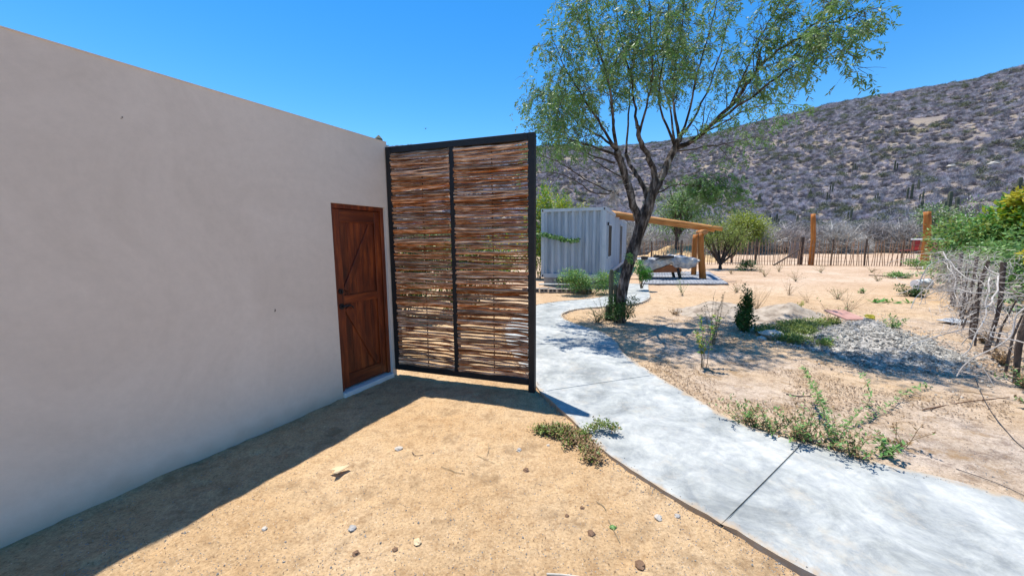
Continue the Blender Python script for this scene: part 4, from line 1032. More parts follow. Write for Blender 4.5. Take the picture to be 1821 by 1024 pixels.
herb('dry_weed', gl(1436, 538), 'faint dry sprig lying low near the grey mound', 'weed', 10, .5, 1.3, M_weeddry, .03, .012, 4, sr=.003, whorl=1)
herb('weed', gl(1213, 525), 'loose green sprig on the sand in front of the patio', 'weed', 9, .6, 1.0, M_weed, .05, .02, 8, sr=.003)
bush('weed', gl(1618, 527), 'round green tuft left of the pale bucket by the fence', 'weed', .42, .35, .34, 900, M_greensh, .07, .03, 6, z0=0, lumps=8)
bush('weed', gl(1532, 521), 'tiny green tuft standing right of the brown one in the yard', 'weed', .12, .12, .16, 120, M_weed, .05, .025, 4, z0=0, lumps=4)
bush('weed', gl(1325, 481), 'dark green low bush left of the far orange gate post', 'bush', .65, .5, .55, 900, M_greensh, .10, .05, 6, z0=0, lumps=8)
bush('weed', gl(1605, 495), 'sprawling green weed near the right far gate post', 'weed', .7, .5, .28, 700, M_weed, .10, .04, 5, z0=0, lumps=8)
bush('weed', gl(1632, 478), 'pale green weed at the foot of the right orange gate post', 'weed', .9, .6, .55, 900, M_weed, .10, .05, 5, z0=0, lumps=8)
for i, (px, py) in enumerate(((1300, 487), (1352, 484), (1360, 492), (1415, 500), (1385, 483), (1460, 485), (1550, 484), (1212, 492), (1310, 520), (1480, 575), (1560, 500))):
    herb('dry_weed', gl(px, py), 'small dry weed dotted over the far sandy yard', 'weed', 12, U(.35, .7), 1.2, M_weeddry, .05, .02, 6, group='small dry weeds dotted over the far yard', sr=.005, mats2=M_weed, p2=.3)
herb('weed', gl(1585, 596)+Vector((0, 0, .12)), 'dark green weed growing out of the back of the gravel heap', 'weed', 12, .3, 1.3, M_weed, .05, .022, 9)
herb('weed', gl(1470, 615), 'green sprigs on the near left flank of the gravel heap', 'weed', 16, .22, 1.3, M_bright, .045, .02, 9)
herb('weed', gl(1420, 556)+Vector((0, 0, .12)), 'little yellowish sprig on the grey soil heap', 'weed', 7, .2, .9, M_lime, .04, .02, 8)
herb('weed', gl(1200, 560), 'sparse brown litter weed in the tree shade', 'weed', 14, .2, 1.5, M_weeddry, .04, .016, 8)
bt_ = MB()
for sg in (-1, 1):
    bt_.poly(((0, .03, 0), (sg*.10, .02, .05), (sg*.24, -.03, .01), (sg*.09, -.05, .03)))
bt_.tube([(0, .10, 0), (0, .07, 0), (0, 0, 0), (0, -.08, 0), (0, -.15, 0)], [.005, .022, .032, .018, .010], 7)
tag(bt_.build('bird', M_black, loc=at(757, 229, 26)), 'tiny dark bird flying in the blue sky above the woven screen', 'bird')
# large fallen leaves in the yard
for (px, py, L_, lb) in ((1575, 537, .34, 'leftmost flat green leaf lying on the yard sand'), (1597, 539, .5, 'larger flat green fallen frond lying on the yard sand'), (1560, 539, .22, 'little flat green scrap left of the fallen frond')):
    b = MB()
    for k in range(14):
        d = Vector((U(.4, 1)*(1 if k % 2 else -.5), U(-.3, .3), 0)); p = Vector((U(-1, 1)*L_*.6, U(-.08, .08), .02)); b.leaf(p, d+Vector((0, 0, U(0, .3))), Vector((0, U(-.5, .5), 1)), U(.15, .25), .06)
    tag(b.build('fallen_frond', M_bright, loc=gl(px, py)), lb, 'leaf')

# dry leaf litter under the tree
random.seed(44)
b = MB(); k = 0
while k < 14000:
    px, py = U(1000, 1800), U(545, 860)
    p = gp(px, py)
    if on_path(p.x, p.y) or p.x < 1.0: continue
    dd = nz(p.x, p.y, 1.1, 5)+.6*nz(p.x, p.y, 3.2, 1)
    if dd < U(-.15, .45) or random.random() < (py-600)/170: continue
    k += 1; b.mi = random.choice((0, 0, 1))
    b.leaf(Vector((p.x, p.y, gz(p.x, p.y)+U(.003, .012))), Vector((U(-1, 1), U(-1, 1), U(-.1, .3))), Vector((U(-.5, .5), U(-.5, .5), 1)), U(.012, .04), U(.006, .014))
k = 0
while k < 700:
    p = gp(U(150, 1400), U(700, 1040))
    if on_path(p.x, p.y) or ((p-C0).dot(-by_) < .1): continue
    k += 1; b.mi = 0
    b.leaf(Vector((p.x, p.y, gz(p.x, p.y)+U(.002, .005))), Vector((U(-1, 1), U(-1, 1), U(-.1, .3))), Vector((U(-.5, .5), U(-.5, .5), 1)), U(.004, .018), U(.002, .006))
tag(b.build('leaf_litter', [M_litter, M_weeddry]), 'dry brown leaf litter strewn over the soil under the tree', 'litter', kind='stuff')
# green hollow ground cover
random.seed(43)
b = MB(); 
hol = [(1340, 588), (1380, 578), (1430, 574), (1485, 572), (1500, 580), (1470, 590), (1450, 600), (1490, 612), (1478, 622), (1440, 618), (1400, 612), (1350, 600)]
HP = [gl(*q) for q in hol]
def inpoly(x, y, P_):
    c = False; j = len(P_)-1
    for i in range(len(P_)):
        if (P_[i].y > y) != (P_[j].y > y) and x < (P_[j].x-P_[i].x)*(y-P_[i].y)/(P_[j].y-P_[i].y)+P_[i].x: c = not c
        j = i
    return c
x0, x1 = min(p.x for p in HP), max(p.x for p in HP); y0, y1 = min(p.y for p in HP), max(p.y for p in HP)
cnt = 0
while cnt < 9000:
    x, y = U(x0, x1), U(y0, y1)
    if not inpoly(x, y, HP) or nz(x, y, 3, 3) > U(-.1, .5): continue
    cnt += 1; p = Vector((x, y, gz(x, y)+U(0, .10)))
    b.leaf(p, Vector((U(-1, 1), U(-1, 1), U(-.1, .9))), Vector((U(-.5, .5), U(-.5, .5), 1)), U(.03, .06), U(.012, .026))
tag(b.build('ground_cover', M_olive), 'low green ground cover filling the hollow between mound and gravel', 'ground cover', kind='stuff')

# ------------------------------------------------------------------ mounds, gravel, debris
def mound(name, pix, h, m, label, cat, kind=None, nn=40, rough=.25, seed=1):
    PP = [gp(*q) for q in pix]; c = sum(PP, Vector())/len(PP)
    ang = sorted([(math.atan2((p-c).y, (p-c).x), (p-c).length) for p in PP])
    def rad(a):
        for i in range(len(ang)):
            a0, r0 = ang[i]; a1, r1 = ang[(i+1) % len(ang)]
            if a1 <= a0: a1 += 2*math.pi
            aa = a if a >= a0 else a+2*math.pi
            if a0 <= aa <= a1: return r0+(r1-r0)*(aa-a0)/(a1-a0)
        return ang[0][1]
    b = MB(); NR = 22
    for k in range(NR+1):
        for i in range(nn):
            a = -math.pi+2*math.pi*i/nn; r = rad(a)*k/NR
            x, y = math.cos(a)*r, math.sin(a)*r
            z = h*(math.cos(math.pi*k/NR)*.5+.5)*(1+rough*2*nz(x, y, 2.2, seed))+rough*.35*h*nz(x, y, 6, seed)*(k < NR)+rough*.2*h*nz(x, y, 14, seed)*(k < NR)
            if k == NR: z = -.05
            b.v.append((x, y, z))
    for k in range(NR):
        for i in range(nn):
            i2 = (i+1) % nn; b.f.append((k*nn+i, k*nn+i2, (k+1)*nn+i2, (k+1)*nn+i)); b.m.append(0)
    o = b.build(name, m, smooth=True, loc=(c.x, c.y, 0)); tag(o, label, cat, kind=kind)
    return o, c, rad
mound('soil_mound', [(1335, 572), (1350, 552), (1390, 546), (1440, 550), (1462, 565), (1430, 578), (1380, 582)], .26, M_mound, 'rounded heap of grey soil behind the green hollow', 'mound', seed=2)
mound('soil_mound', [(1225, 565), (1240, 545), (1270, 536), (1310, 540), (1325, 560), (1290, 575), (1250, 576)], .22, M_mound, 'low grey soil heap in the tree shade left of the dark shrub', 'mound', seed=4)
mound('sand_mound', [(1160, 462), (1190, 455), (1230, 455), (1265, 460), (1225, 468)], 1.15, M_mounds, 'tan sand heap far behind the covered bench', 'mound', seed=6)
o_, gc, grad = mound('gravel_heap', [(1400, 612), (1440, 590), (1500, 574), (1560, 572), (1600, 590), (1650, 615), (1700, 650), (1640, 662), (1560, 655), (1480, 628)], .25, M_gravel, 'long low heap of crushed grey gravel in front of the fence', 'gravel', seed=8, rough=.4)
random.seed(50)
b = MB()
def chip(b, p, s):
    q = Matrix.Rotation(U(0, 6.28), 3, Vector((U(-1, 1), U(-1, 1), U(-1, 1))).normalized())
    V = [(1, 0, 0), (-1, 0, 0), (0, 1, 0), (0, -1, 0), (0, 0, .7), (0, 0, -.7)]
    b.raw([p+(q @ Vector((v[0]*U(.7, 1.2), v[1]*U(.6, 1.1), v[2])))*s for v in V], [(0, 2, 4), (2, 1, 4), (1, 3, 4), (3, 0, 4), (2, 0, 5), (1, 2, 5), (3, 1, 5), (0, 3, 5)])
gm = o_.data
for i in range(13000):
    a = U(-math.pi, math.pi); k = math.sqrt(random.random())*(U(1.0, 1.15) if random.random() < .85 else U(1.1, 1.7)); r = grad(a)*k
    x, y = math.cos(a)*r, math.sin(a)*r
    z = .25*(math.cos(math.pi*min(1, k))*.5+.5)*(1+.8*nz(x, y, 2.2, 8))+.4*.35*.25*nz(x, y, 6, 8)+.4*.2*.25*nz(x, y, 14, 8)
    chip(b, Vector((x+gc.x, y+gc.y, max(z, gz(x+gc.x, y+gc.y))+.004)), U(.008, .024) if random.random() < .96 else U(.025, .05))
tag(b.build('gravel_chips', M_chip), 'loose crushed gravel chips lying over the heap', 'gravel', kind='stuff')
# sand grit and pebbles
b = MB()
for i in range(9000):
    px, py = U(100, 1821), U(560, 1060)
    p = gp(px, py)
    if p.y < .5 or p.y > 14 or (p-C0).dot(-by_) < .05 and (p-C0).dot(bx_) > 0: continue
    s = U(.002, .0055) if random.random() < .985 else U(.006, .011)
    if on_path(p.x, p.y):
        continue
    chip(b, Vector((p.x, p.y, gz(p.x, p.y)+s*.3)), s*max(1, min(1.7, p.y/4)))
for P_ in (LL, RRp):
    for i in range(2600):
        q = random.choice(P_[:470]); s_ = -1 if P_ is LL else 1
        p = q+Vector((random.gauss(0, .035)+s_*.02, random.gauss(0, .035)-.01, 0))
        chip(b, Vector((p.x, p.y, (PATHZ+.003) if on_path(p.x, p.y) else gz(p.x, p.y)+.003)), U(.002, .007)*max(1, min(1.8, p.y/4)))
tag(b.build('pebbles', M_stone), 'small pebbles and grit strewn over the sand', 'pebbles', kind='stuff')
def rock(loc, s, m, label, nm='stone', cat='stone', flat=.6, group=None, seed=0):
    b = MB(); n = 8; k = 5; random.seed(seed+77)
    for i in range(k+1):
        ph = math.pi*i/k
        for j in range(n):
            a = 2*math.pi*j/n; d = Vector((math.sin(ph)*math.cos(a), math.sin(ph)*math.sin(a), math.cos(ph)*flat))
            b.v.append(tuple(d*s*(1+.75*noise.noise(d*2.1+Vector((seed, 0, 0))))))
    for i in range(k):
        for j in range(n):
            j2 = (j+1) % n; b.f.append((i*n+j, (i+1)*n+j, (i+1)*n+j2, i*n+j2)); b.m.append(0)
    o = b.build(nm, m, loc=Vector(loc)+Vector((0, 0, s*flat*.35))); tag(o, label, cat, group); return o
RK = [(709, 797, .032, M_white, 'pale flat stone right of the dry husk, near the wall shadow'), (923, 799, .022, M_stone, 'small grey stone between the husk and the creeping weed'), (975, 791, .016, M_white, 'tiny whitish stone just left of the creeping weed'),
      (627, 940, .026, M_stone, 'bluish grey stone in the left foreground sand'), (634, 985, .020, M_bkst, 'small brown clod below the bluish grey stone'), (702, 980, .016, M_bkst, 'tiny dark brown clod in the centre foreground'),
      (742, 966, .026, M_bark2, 'flat tan stone chip near the bottom centre'), (1170, 922, .024, M_white, 'squarish whitish stone left of the near path corner'), (1051, 949, .024, M_bkst, 'rusty brown lump in the foreground beside a pale stone'),
      (1090, 938, .020, M_weed, 'small mossy green lump in the foreground sand'), (1035, 903, .014, M_bkst, 'pair of dark clods halfway between weed and picture foot'), (1139, 1008, .030, M_bkst, 'reddish curled stone chip at the lower right of the sand'),
      (1008, 917, .015, M_bkst, 'small flat dark flake left of the pair of clods'), (935, 835, .022, M_bkst, 'brown clod on the disturbed dark sand patch'), (1205, 918, .018, M_stone, 'grey pebble by the path edge'), (470, 941, .018, M_white, 'little white pebble far left on the sunlit sand')]
for i, (px, py, s, m, lb) in enumerate(RK):
    rock(gl(px, py), s, m, lb, seed=i*3)
random.seed(60)
# dry husk (thin curled bark)
def husk(loc, pts, h, label, sc=1.0, m=M_bark2):
    b = MB(); n = 6
    for (x, y) in pts:
        b.v.append((x*sc, y*sc, .012+h*(1-((x*1.2)**2+(y*2)**2)*40*.0)+U(0, .02)))
    for (x, y) in pts: v = b.v[len(b.v)-len(pts)]; b.v.append((v[0], v[1], v[2]-.004))
    k = len(pts); b.f.append(tuple(range(k))); b.m.append(0); b.f.append(tuple(range(2*k-1, k-1, -1))); b.m.append(0)
    for i in range(k): j = (i+1) % k; b.f.append((i, i+k, j+k, j)); b.m.append(0)
    o = b.build('dry_husk', m, loc=loc); return tag(o, label, 'husk')
hk = husk(gl(600, 845), [(-.07, .005), (-.02, .045), (.055, .075), (.085, .06), (.055, .02), (.02, -.04), (-.005, -.055), (-.012, -.01)], .022, 'torn piece of pale dry bark lying on the sand in the left foreground', .9)
# twigs on the sand
def gtwig(pix, r, label, m=M_stem, lift=.008, nm='twig', cat='twig', zs=None, group=None):
    P_ = [gl(*q) for q in pix]; O = P_[0].copy()
    P_ = smooth_poly([p-O for p in P_], 6)
    b = MB(); k = len(P_)
    if zs: 
        for i, p in enumerate(P_): p.z += zs[0]+(zs[1]-zs[0])*i/(k-1)
    for p in P_: p.z += lift
    b.tube(P_, [r*(1-.4*i/k) for i in range(k)], 6); return tag(b.build(nm, m, loc=O), label, cat, group)
gtwig([(733, 803), (740, 809), (753, 810)], .003, 'short curved brown twig right of the pale flat stone', M_twig)
gtwig([(785, 833), (800, 836), (812, 840), (826, 842)], .0025, 'thin dry twig on the disturbed sand in the foreground centre')
gtwig([(868, 790), (869, 802), (866, 812)], .0022, 'straw coloured stalk lying upright in view left of the weed')
gtwig([(848, 812), (880, 826)], .0022, 'long faint straw stem pointing at the clod')
gtwig([(1060, 893), (1072, 900), (1078, 908)], .003, 'bent dry grass stem below the creeping weed')
gtwig([(1082, 925), (1092, 945), (1103, 966)], .0025, 'curved pale straw beside the mossy lump')
gtwig([(972, 1021), (1000, 1023), (1030, 1027)], .006, 'whitish stick at the very bottom of the view', M_white)
gtwig([(1398, 703), (1420, 706), (1441, 706)], .010, 'short dark stick lying on the sand behind the path weeds', M_twig)
gtwig([(1640, 730), (1720, 716), (1795, 707)], .006, 'long straight rust coloured rod lying towards the fence', M_rod, lift=.012, nm='rod', cat='rod')
gtwig([(1733, 672), (1745, 700), (1762, 733), (1790, 768), (1821, 798), (1900, 850)], .0045, 'thin black irrigation hose curving from the gravel towards the viewer', M_hose, nm='hose', cat='hose')
gtwig([(1700, 835), (1780, 865), (1850, 895)], .003, 'thin wire lying on the sand at the lower right', M_hose, nm='wire', cat='wire')
gtwig([(1545, 490), (1570, 491), (1580, 493)], .035, 'dark branch lying in the far yard', M_twig, nm='fallen_branch', cat='branch')
# pink tile, bag, bucket, sheet
b = MB(); b.box((0, 0, 0), (.56, .42, .022)); p = gl(1504, 585); o = b.build('tile', M_tile, loc=(p.x+.0, p.y+.05, .27)); o.rotation_euler = (.26, .06, .30); tag(o, 'flat pinkish tile lying tilted on the gravel heap', 'tile')
rock(gl(1374, 600), .19, M_white, 'crumpled whitish rubble lump at the edge of the green hollow', 'rubble', 'rubble', .55, seed=31)
rock(gl(1354, 602), .09, M_white, 'smaller pale lump left of the crumpled rubble', 'rubble', 'rubble', .4, seed=35)
rock(gl(1512, 628), .06, M_white, 'small pinkish white scrap at the front of the gravel heap', 'scrap', 'scrap', .5, seed=37)
p = gl(1640, 513); b = MB(); b.tube([(-.28, 0, .16), (.22, .05, .17)], [.15, .17], 16); b.tube([(.222, .05, .17), (.24, .05, .17)], [.185, .185], 16); o = b.build('bucket', M_plast, loc=p); tag(o, 'pale bucket lying on its side near the fence', 'bucket')
p = gl(1697, 574); b = MB(); b.box((0, 0, 0), (.62, .28, .012)); b.box((.1, .05, .012), (.3, .2, .01)); o = b.build('metal_sheet', M_sheet, loc=(p.x, p.y, .045)); o.rotation_euler = (.04, .03, .3); tag(o, 'thin pale metal sheet on the ground close to the fence', 'sheet')
rock(gl(1545, 583)+Vector((0, 0, .22)), .09, M_yell, 'bright yellow flower head on the gravel heap', 'flower', 'flower', .5, seed=3)

# vine across the container end
random.seed(61)
vp = [(945, 419), (965, 417), (985, 421), (1000, 425), (1015, 428), (1026, 427)]
G = smooth_poly([at(a, c, 14.5-(a-962)/113*.84-.12) for a, c in vp], 8); O = G[0].copy()
vn = empty('vine', O, 'leafy vine trailing across the end of the container', 'vine'); b = MB(); b.tube([p-O for p in G], .012, 5); b.build('stem', M_stem, vn)
lv = MB()
for p in G:
    for _ in range(10): lv.mi = random.choice((0, 1, 1)); lv.leaf(p-O+Vector((U(-.06, .06), U(-.06, .02), U(-.05, .05))), Vector((U(-1, 1), U(-.5, .5), U(-1, .6))), Vector((U(-.5, .5), -1, U(0, 1))), U(.06, .12), U(.04, .07))
lv.build('foliage', [M_greensh, M_weed], vn)['kind'] = 'stuff'

# ------------------------------------------------------------------ plants behind the screen and left of the container
random.seed(62)
bush('hedge_shrub', Vector((1.25, 17.3, 0)), 'tall lime green shrub between the screen and the container', 'shrub', 1.0, .9, 4.1, 6500, M_lime, .12, .06, 8, z0=0, lumps=14, mats2=M_bright, p2=.35)
bush('hedge_shrub', Vector((2.55, 21.6, 0)), 'lime green shrub top showing just above the container roof', 'shrub', 1.0, .8, 4.2, 4600, M_lime, .12, .06, 8, z0=.2, lumps=14, mats2=M_bright, p2=.3)
bush('hedge_shrub', Vector((-1.15, 9.6, 0)), 'dark leafed bush with yellow tips close behind the right half of the screen', 'shrub', 1.0, .9, 2.2, 4200, M_greensh, .10, .05, 8, z0=0, lumps=14, mats2=M_lime, p2=.3)
bush('hedge_shrub', Vector((-2.5, 8.6, 0)), 'dark green bush close behind the left half of the screen', 'shrub', 1.15, .9, 2.1, 4500, M_greensh, .10, .05, 8, z0=0, lumps=14, mats2=M_olive, p2=.35)
bush('hedge_shrub', Vector((-.35, 13.2, 0)), 'yellow leafed bush seen through the woven screen', 'shrub', .9, .8, 1.9, 2600, M_yell, .10, .05, 8, z0=0, lumps=12, mats2=M_bright, p2=.45)
bush('hedge_shrub', Vector((-1.9, 12.0, 0)), 'green bush with red flowers behind the woven screen', 'shrub', 1.2, .9, 2.3, 3000, M_far, .10, .05, 8, z0=0, lumps=12, mats2=M_red, p2=.04)
bush('hedge_shrub', Vector((-3.4, 11.0, 0)), 'dense green bush behind the left half of the woven screen', 'shrub', 1.3, 1.0, 2.1, 3000, M_greensh, .10, .05, 8, z0=0, lumps=12, mats2=M_lime, p2=.2)
q = C0+gv*.03-by_*0+Vector((-.05, .42, 0))
bush('hedge_shrub', Vector((4.6, 28.3, 0)), 'thin lime green treetop above the middle of the container roof', 'shrub', 1.5, 1.0, 4.5, 3200, M_lime, .15, .07, 8, z0=.3, lumps=12, mats2=M_olive, p2=.4)
cactus(Vector((-2.02, 6.0, 0)), [(0, 0, 3.36, .075), (-.25, .1, 2.6, .06)], 'tall cactus whose tip shows above the wall corner beside the screen', ribs=6)
# ------------------------------------------------------------------ small trees in the yard and behind
random.seed(63)
bush('small_tree', gl(1280, 479), 'small olive green tree with forked trunk right of the shelter', 'tree', 2.1, 1.7, 2.9, 4600, M_olive, .13, .045, 12, M_twig, z0=.34, lumps=26, trunk=.3, sr=.05, shell=.1)
bush('small_tree', gl(1330, 470)+Vector((0, 2, 0)), 'lower olive bush merging with the small tree at its right', 'tree', 1.8, 1.2, 2.4, 2200, M_olive, .13, .045, 9, M_twig, z0=.4, lumps=14, trunk=.3, sr=.035, shell=.4)
pB = gl(1245, 455); 
bush('background_tree', Vector((14.8, 34, 0)), 'soft dark green tree crown rising behind the shelter beam', 'tree', 3.2, 2.4, 5.9, 5000, M_far, .24, .09, 12, M_twig, z0=.5, lumps=20, trunk=2.0, sr=.1)
bush('background_tree', Vector((27, 44, 0)), 'light yellowish green round tree behind the small olive tree', 'tree', 3.6, 3.0, 4.9, 5200, M_olive, .3, .11, 10, M_twig, z0=.3, lumps=18, trunk=1.2, sr=.09, mats2=M_lime, p2=.3)
bush('background_tree', Vector((50, 44, 0)), 'green leafy bush beyond the stick fence left of the right gate post', 'tree', 4.6, 3.0, 5.6, 5200, M_far, .32, .12, 10, M_twig, z0=.3, lumps=18, trunk=1.2, sr=.08, mats2=M_scrubw, p2=.3)
# ------------------------------------------------------------------ scrub band beyond the far fence
def dry_bush(loc, s, h, n, seed, m=M_scrubw, name='dry_bush', label=None, group=None):
    random.seed(seed); root = empty(name, loc, label, 'bush', group); b = MB()
    for i in range(n):
        a = U(0, 6.28); ph = U(.05, 1.5); L = U(.6, 1.05)
        d = Vector((math.cos(a)*math.cos(ph)*s, math.sin(a)*math.cos(ph)*s, math.sin(ph)*h))
        p0 = d*U(0, .55); p1 = p0+(d*L-p0)*.6+Vector((U(-.2, .2)*s, U(-.2, .2)*s, U(-.1, .15)*h)); p2 = d*L+Vector((U(-.25, .25)*s, U(-.25, .25)*s, U(-.1, .1)*h))
        p0.z = max(p0.z, 0); p1.z = max(.02, p1.z); p2.z = max(.05, p2.z)
        wv = Vector((U(-1, 1), U(-1, 1), U(-1, 1))).normalized()*U(.018, .045)
        b.poly((p0-wv, p0+wv, p1+wv*.6, p1-wv*.6)); b.poly((p1-wv*.6, p1+wv*.6, p2))
    for k in range(6):
        a = U(0, 6.28); b.tube([(0, 0, -.1), (math.cos(a)*s*.3, math.sin(a)*s*.3, h*.4), (math.cos(a)*s*.55, math.sin(a)*s*.55, h*.8)], [.07, .04, .015], 4)
    b.build('twigs', m, root)['kind'] = 'stuff'
    return root
protos = [dry_bush(Vector((0, 0, 0)), 2.8, 4.0, 1500, 100+k, label='grey brown leafless bush in the tangled row beyond the stick fence', group='leafless bushes beyond the stick fence') for k in range(4)]
def copy_tree(o, parent=None):
    c = o.copy(); COL.objects.link(c)
    if parent: c.parent = parent
    for ch in list(o.children): copy_tree(ch, c)
    return c
random.seed(70)
spots = []
for i in range(90):
    px = 950+ (1830-950)*(i+.5)/90+U(-8, 8); Y = U(46, 62) if i % 3 else U(44, 48)
    X = (px-CX)/F*Y; 
    spots.append((X, Y, U(.75, 1.3)))
for i, (X, Y, s) in enumerate(spots):
    o = protos[i] if i < 4 else copy_tree(protos[i % 4])
    o.location = (X, Y, -.05); o.rotation_euler = (0, 0, U(0, 6.28)); o.scale = (s*1.1, s*1.1, s*U(.7, 1.1))
# cacti at the hill foot
random.seed(71)
CP = [(1380, 398, 1.0), (1372, 400, .8), (1368, 396, .9), (1512, 390, 1.0), (1636, 386, 1.2), (1676, 392, 1.3), (1684, 388, 1.7), (1700, 398, .9), (1807, 362, 1.6), (1632, 330, .8), (1620, 350, 1.1), (1640, 355, .8), (1365, 308, .9), (1480, 336, .9), (1520, 300, .9), (1590, 300, 1.0), (1440, 345, .8), (1417, 398, .9), (1470, 352, .8), (1560, 352, .7), (1350, 352, .8)]
CL = {(1676, 392): 'left of the two dark cactus columns right of the right orange gate post', (1684, 388): 'taller of the two dark cacti standing above the bushes right of the right gate post', (1807, 362): 'dark cactus column rising above the yellow topped bush at the right', (1417, 398): 'dark cactus just left of the left orange gate post', (1512, 390): 'small dark cactus midway between the two orange gate posts'}
for i, (px, py, s) in enumerate(CP):
    # locate on the hill by marching
    d = ray(px, py+8); r = 40; O = Vector((0, 0, EYE)); p = None
    dn = d/math.hypot(d.x, d.y); ang = math.atan2(d.x, d.y)
    rr_ = 48
    while rr_ < 230:
        z = EYE+dn.z*rr_
        if z <= max(0, hill_z(ang, rr_)): break
        rr_ += 1
    rr_ = max(48, min(rr_, 225))
    p = Vector((math.sin(ang)*rr_, math.cos(ang)*rr_, max(0, hill_z(ang, rr_))-.2))
    cl = [(0, 0, 5.2, .32), (.8, .2, 4.2, .28), (-.7, -.1, 3.6, .27), (.3, -.7, 2.8, .25)][:random.choice((2, 3, 4))]
    o = cactus(p, cl, 'dark green columnar cactus rising among the grey scrub on the hill foot', group='columnar cacti on the hill', ribs=5)
    if (px, py) in CL: o['label'] = CL[(px, py)]; del o['group']
    o.scale = (s*.55, s*.55, s*.55); o.rotation_euler = (0, 0, U(0, 6))
# pale rocks on the hill
for i, (px, py, s) in enumerate(((1765, 297, 1.3), (1690, 302, 1.1), (1590, 263, .8), (1540, 232, .8))):
    d = ray(px, py); dn = d/math.hypot(d.x, d.y); ang = math.atan2(d.x, d.y); rr_ = 62
    while rr_ < 225 and EYE+dn.z*rr_ > hill_z(ang, rr_): rr_ += 1
    rock(Vector((math.sin(ang)*rr_, math.cos(ang)*rr_, hill_z(ang, rr_)+.5)), s*.7, M_white, 'pale boulder exposed among the scrub on the hillside', 'boulder', 'boulder', .4, 'pale boulders on the hillside', seed=i+50)

# ------------------------------------------------------------------ far stick fence and gate posts
random.seed(80)
ff = empty('stick_fence', gp(1130, 469), 'long fence of thin upright brown sticks across the far end of the yard', 'fence')
FP = [gp(1100, 469), gp(1345, 470.5), gp(1425, 471), gp(1560, 472), gp(1705, 474)]
O = Vector(ff.location)
smesh = []
for k in range(6):
    b = MB(); P_ = [(U(-.02, .02), U(-.01, .01), z) for z in (-.1, .5, 1.0, 1.62+U(-.08, .10))]; b.tube(P_, [.022, .021, .019, .015], 5)
    me = bpy.data.meshes.new('stick'); me.from_pydata(b.v, [], b.f); me.materials.append(M_fstick); me.update(); smesh.append(me)
tot = 0; seg = []
cl_ = 0
px = 1102
while px < 1704:
    k = min(range(len(FP)-1), key=lambda i: 0 if (1100, 1345, 1425, 1560)[i] <= px < (1345, 1425, 1560, 1706)[i] else 1)
    a = (1100, 1345, 1425, 1560)[k]; c = (1345, 1425, 1560, 1706)[k]
    p = gp(px, 469+(px-1100)/605*5)
    o = bpy.data.objects.new('stick', random.choice(smesh)); COL.objects.link(o); o.parent = ff
    o.location = Vector((p.x, p.y+U(-.03, .03), 0))-Vector((O.x, O.y, 0)); o.rotation_euler = (U(-.05, .05), U(-.05, .05)+(.12*random.random() if px > 1500 else 0), U(0, 6)); o.scale = (1, 1, U(.92, 1.06)*(1 if px < 1500 else .98))
    px += U(3.8, 5.4)
for z in (.25, .8, 1.3):
    b = MB(); b.tube([gp(x, 469+(x-1100)/605*5)-O+Vector((0, 0, z+U(-.02, .02))) for x in range(1100, 1706, 55)], .006, 4); b.build('wire', M_wire, ff)
for px, h in ((1212, 1.7), (1344, 1.75), (1160, 1.6), (1540, 1.7), (1480, 1.7), (1605, 1.6)):
    p = gp(px, 469+(px-1100)/605*5)-O; b = MB(); log(b, p+Vector((0, .12, -.1)), p+Vector((U(-.1, .2), .12, h)), .05 if px > 1400 else .085, .05, 7, 5); b.build('post', M_fpost, ff)
for (pb, pt, r, lb) in (((1437, 471), (1441, 381), .16, 'left orange varnished log gate post standing at the far fence'), ((1635, 474), (1641, 377), .20, 'right thicker orange varnished log gate post at the far fence')):
    a_ = gp(*pb); c_ = at(pt[0], pt[1], a_.y); b = MB(); log(b, Vector((0, 0, -.1)), c_-a_, r, r*.82, 14, 14, .06, .10)
    tag(b.build('gate_post', M_log, smooth=True, loc=a_-Vector((0, .25, 0))), lb, 'post')
p = gp(1424, 471); b = MB(); log(b, (0, .1, -.1), (.05, .1, 1.85), .13, .12, 9, 6); tag(b.build('old_post', M_fpost, loc=p), 'dark weathered fence post just left of the left orange gate post', 'post')
p = gp(1418, 470); b = MB(); b.box((0, 0, 0), (.70, .03, 1.1)); o = b.build('grey_board', M_cupgrey, loc=p+Vector((-.1, .25, .95))); o.rotation_euler = (.05, .08, 0); tag(o, 'grey board leaning against the fence behind the dark old post', 'board')
p = gp(1372, 472); b = MB(); log(b, (0, -.2, .03), (1.75, -.05, 1.05), .055, .045, 7, 6); tag(b.build('leaning_pole', M_fpost, loc=p), 'weathered pole leaning diagonally against the stick fence', 'pole')
# red trailer partly hidden behind the right gate post
p = gp(1665, 462); tr_ = empty('red_trailer', p, 'red farm trailer mostly hidden behind the right gate post and bushes', 'trailer')
b = MB(); b.box((0, 0, 1.15), (2.6, 1.5, .75)); bevel(b.build('body', M_redp, tr_), .04)
b = MB(); b.box((.1, 0, 1.62), (3.0, 1.6, .10)); bevel(b.build('rack', M_plast, tr_), .02)
for x in (-.75, .75):
    b = MB(); b.tube([(x, -.80, .38), (x, -.6, .38)], .38, 18); b.build('wheel', M_black, tr_)
b = MB(); b.bar((-1.3, 0, .8), (-2.9, 0, .75), .09, .09); b.build('tow_bar', M_redp, tr_)

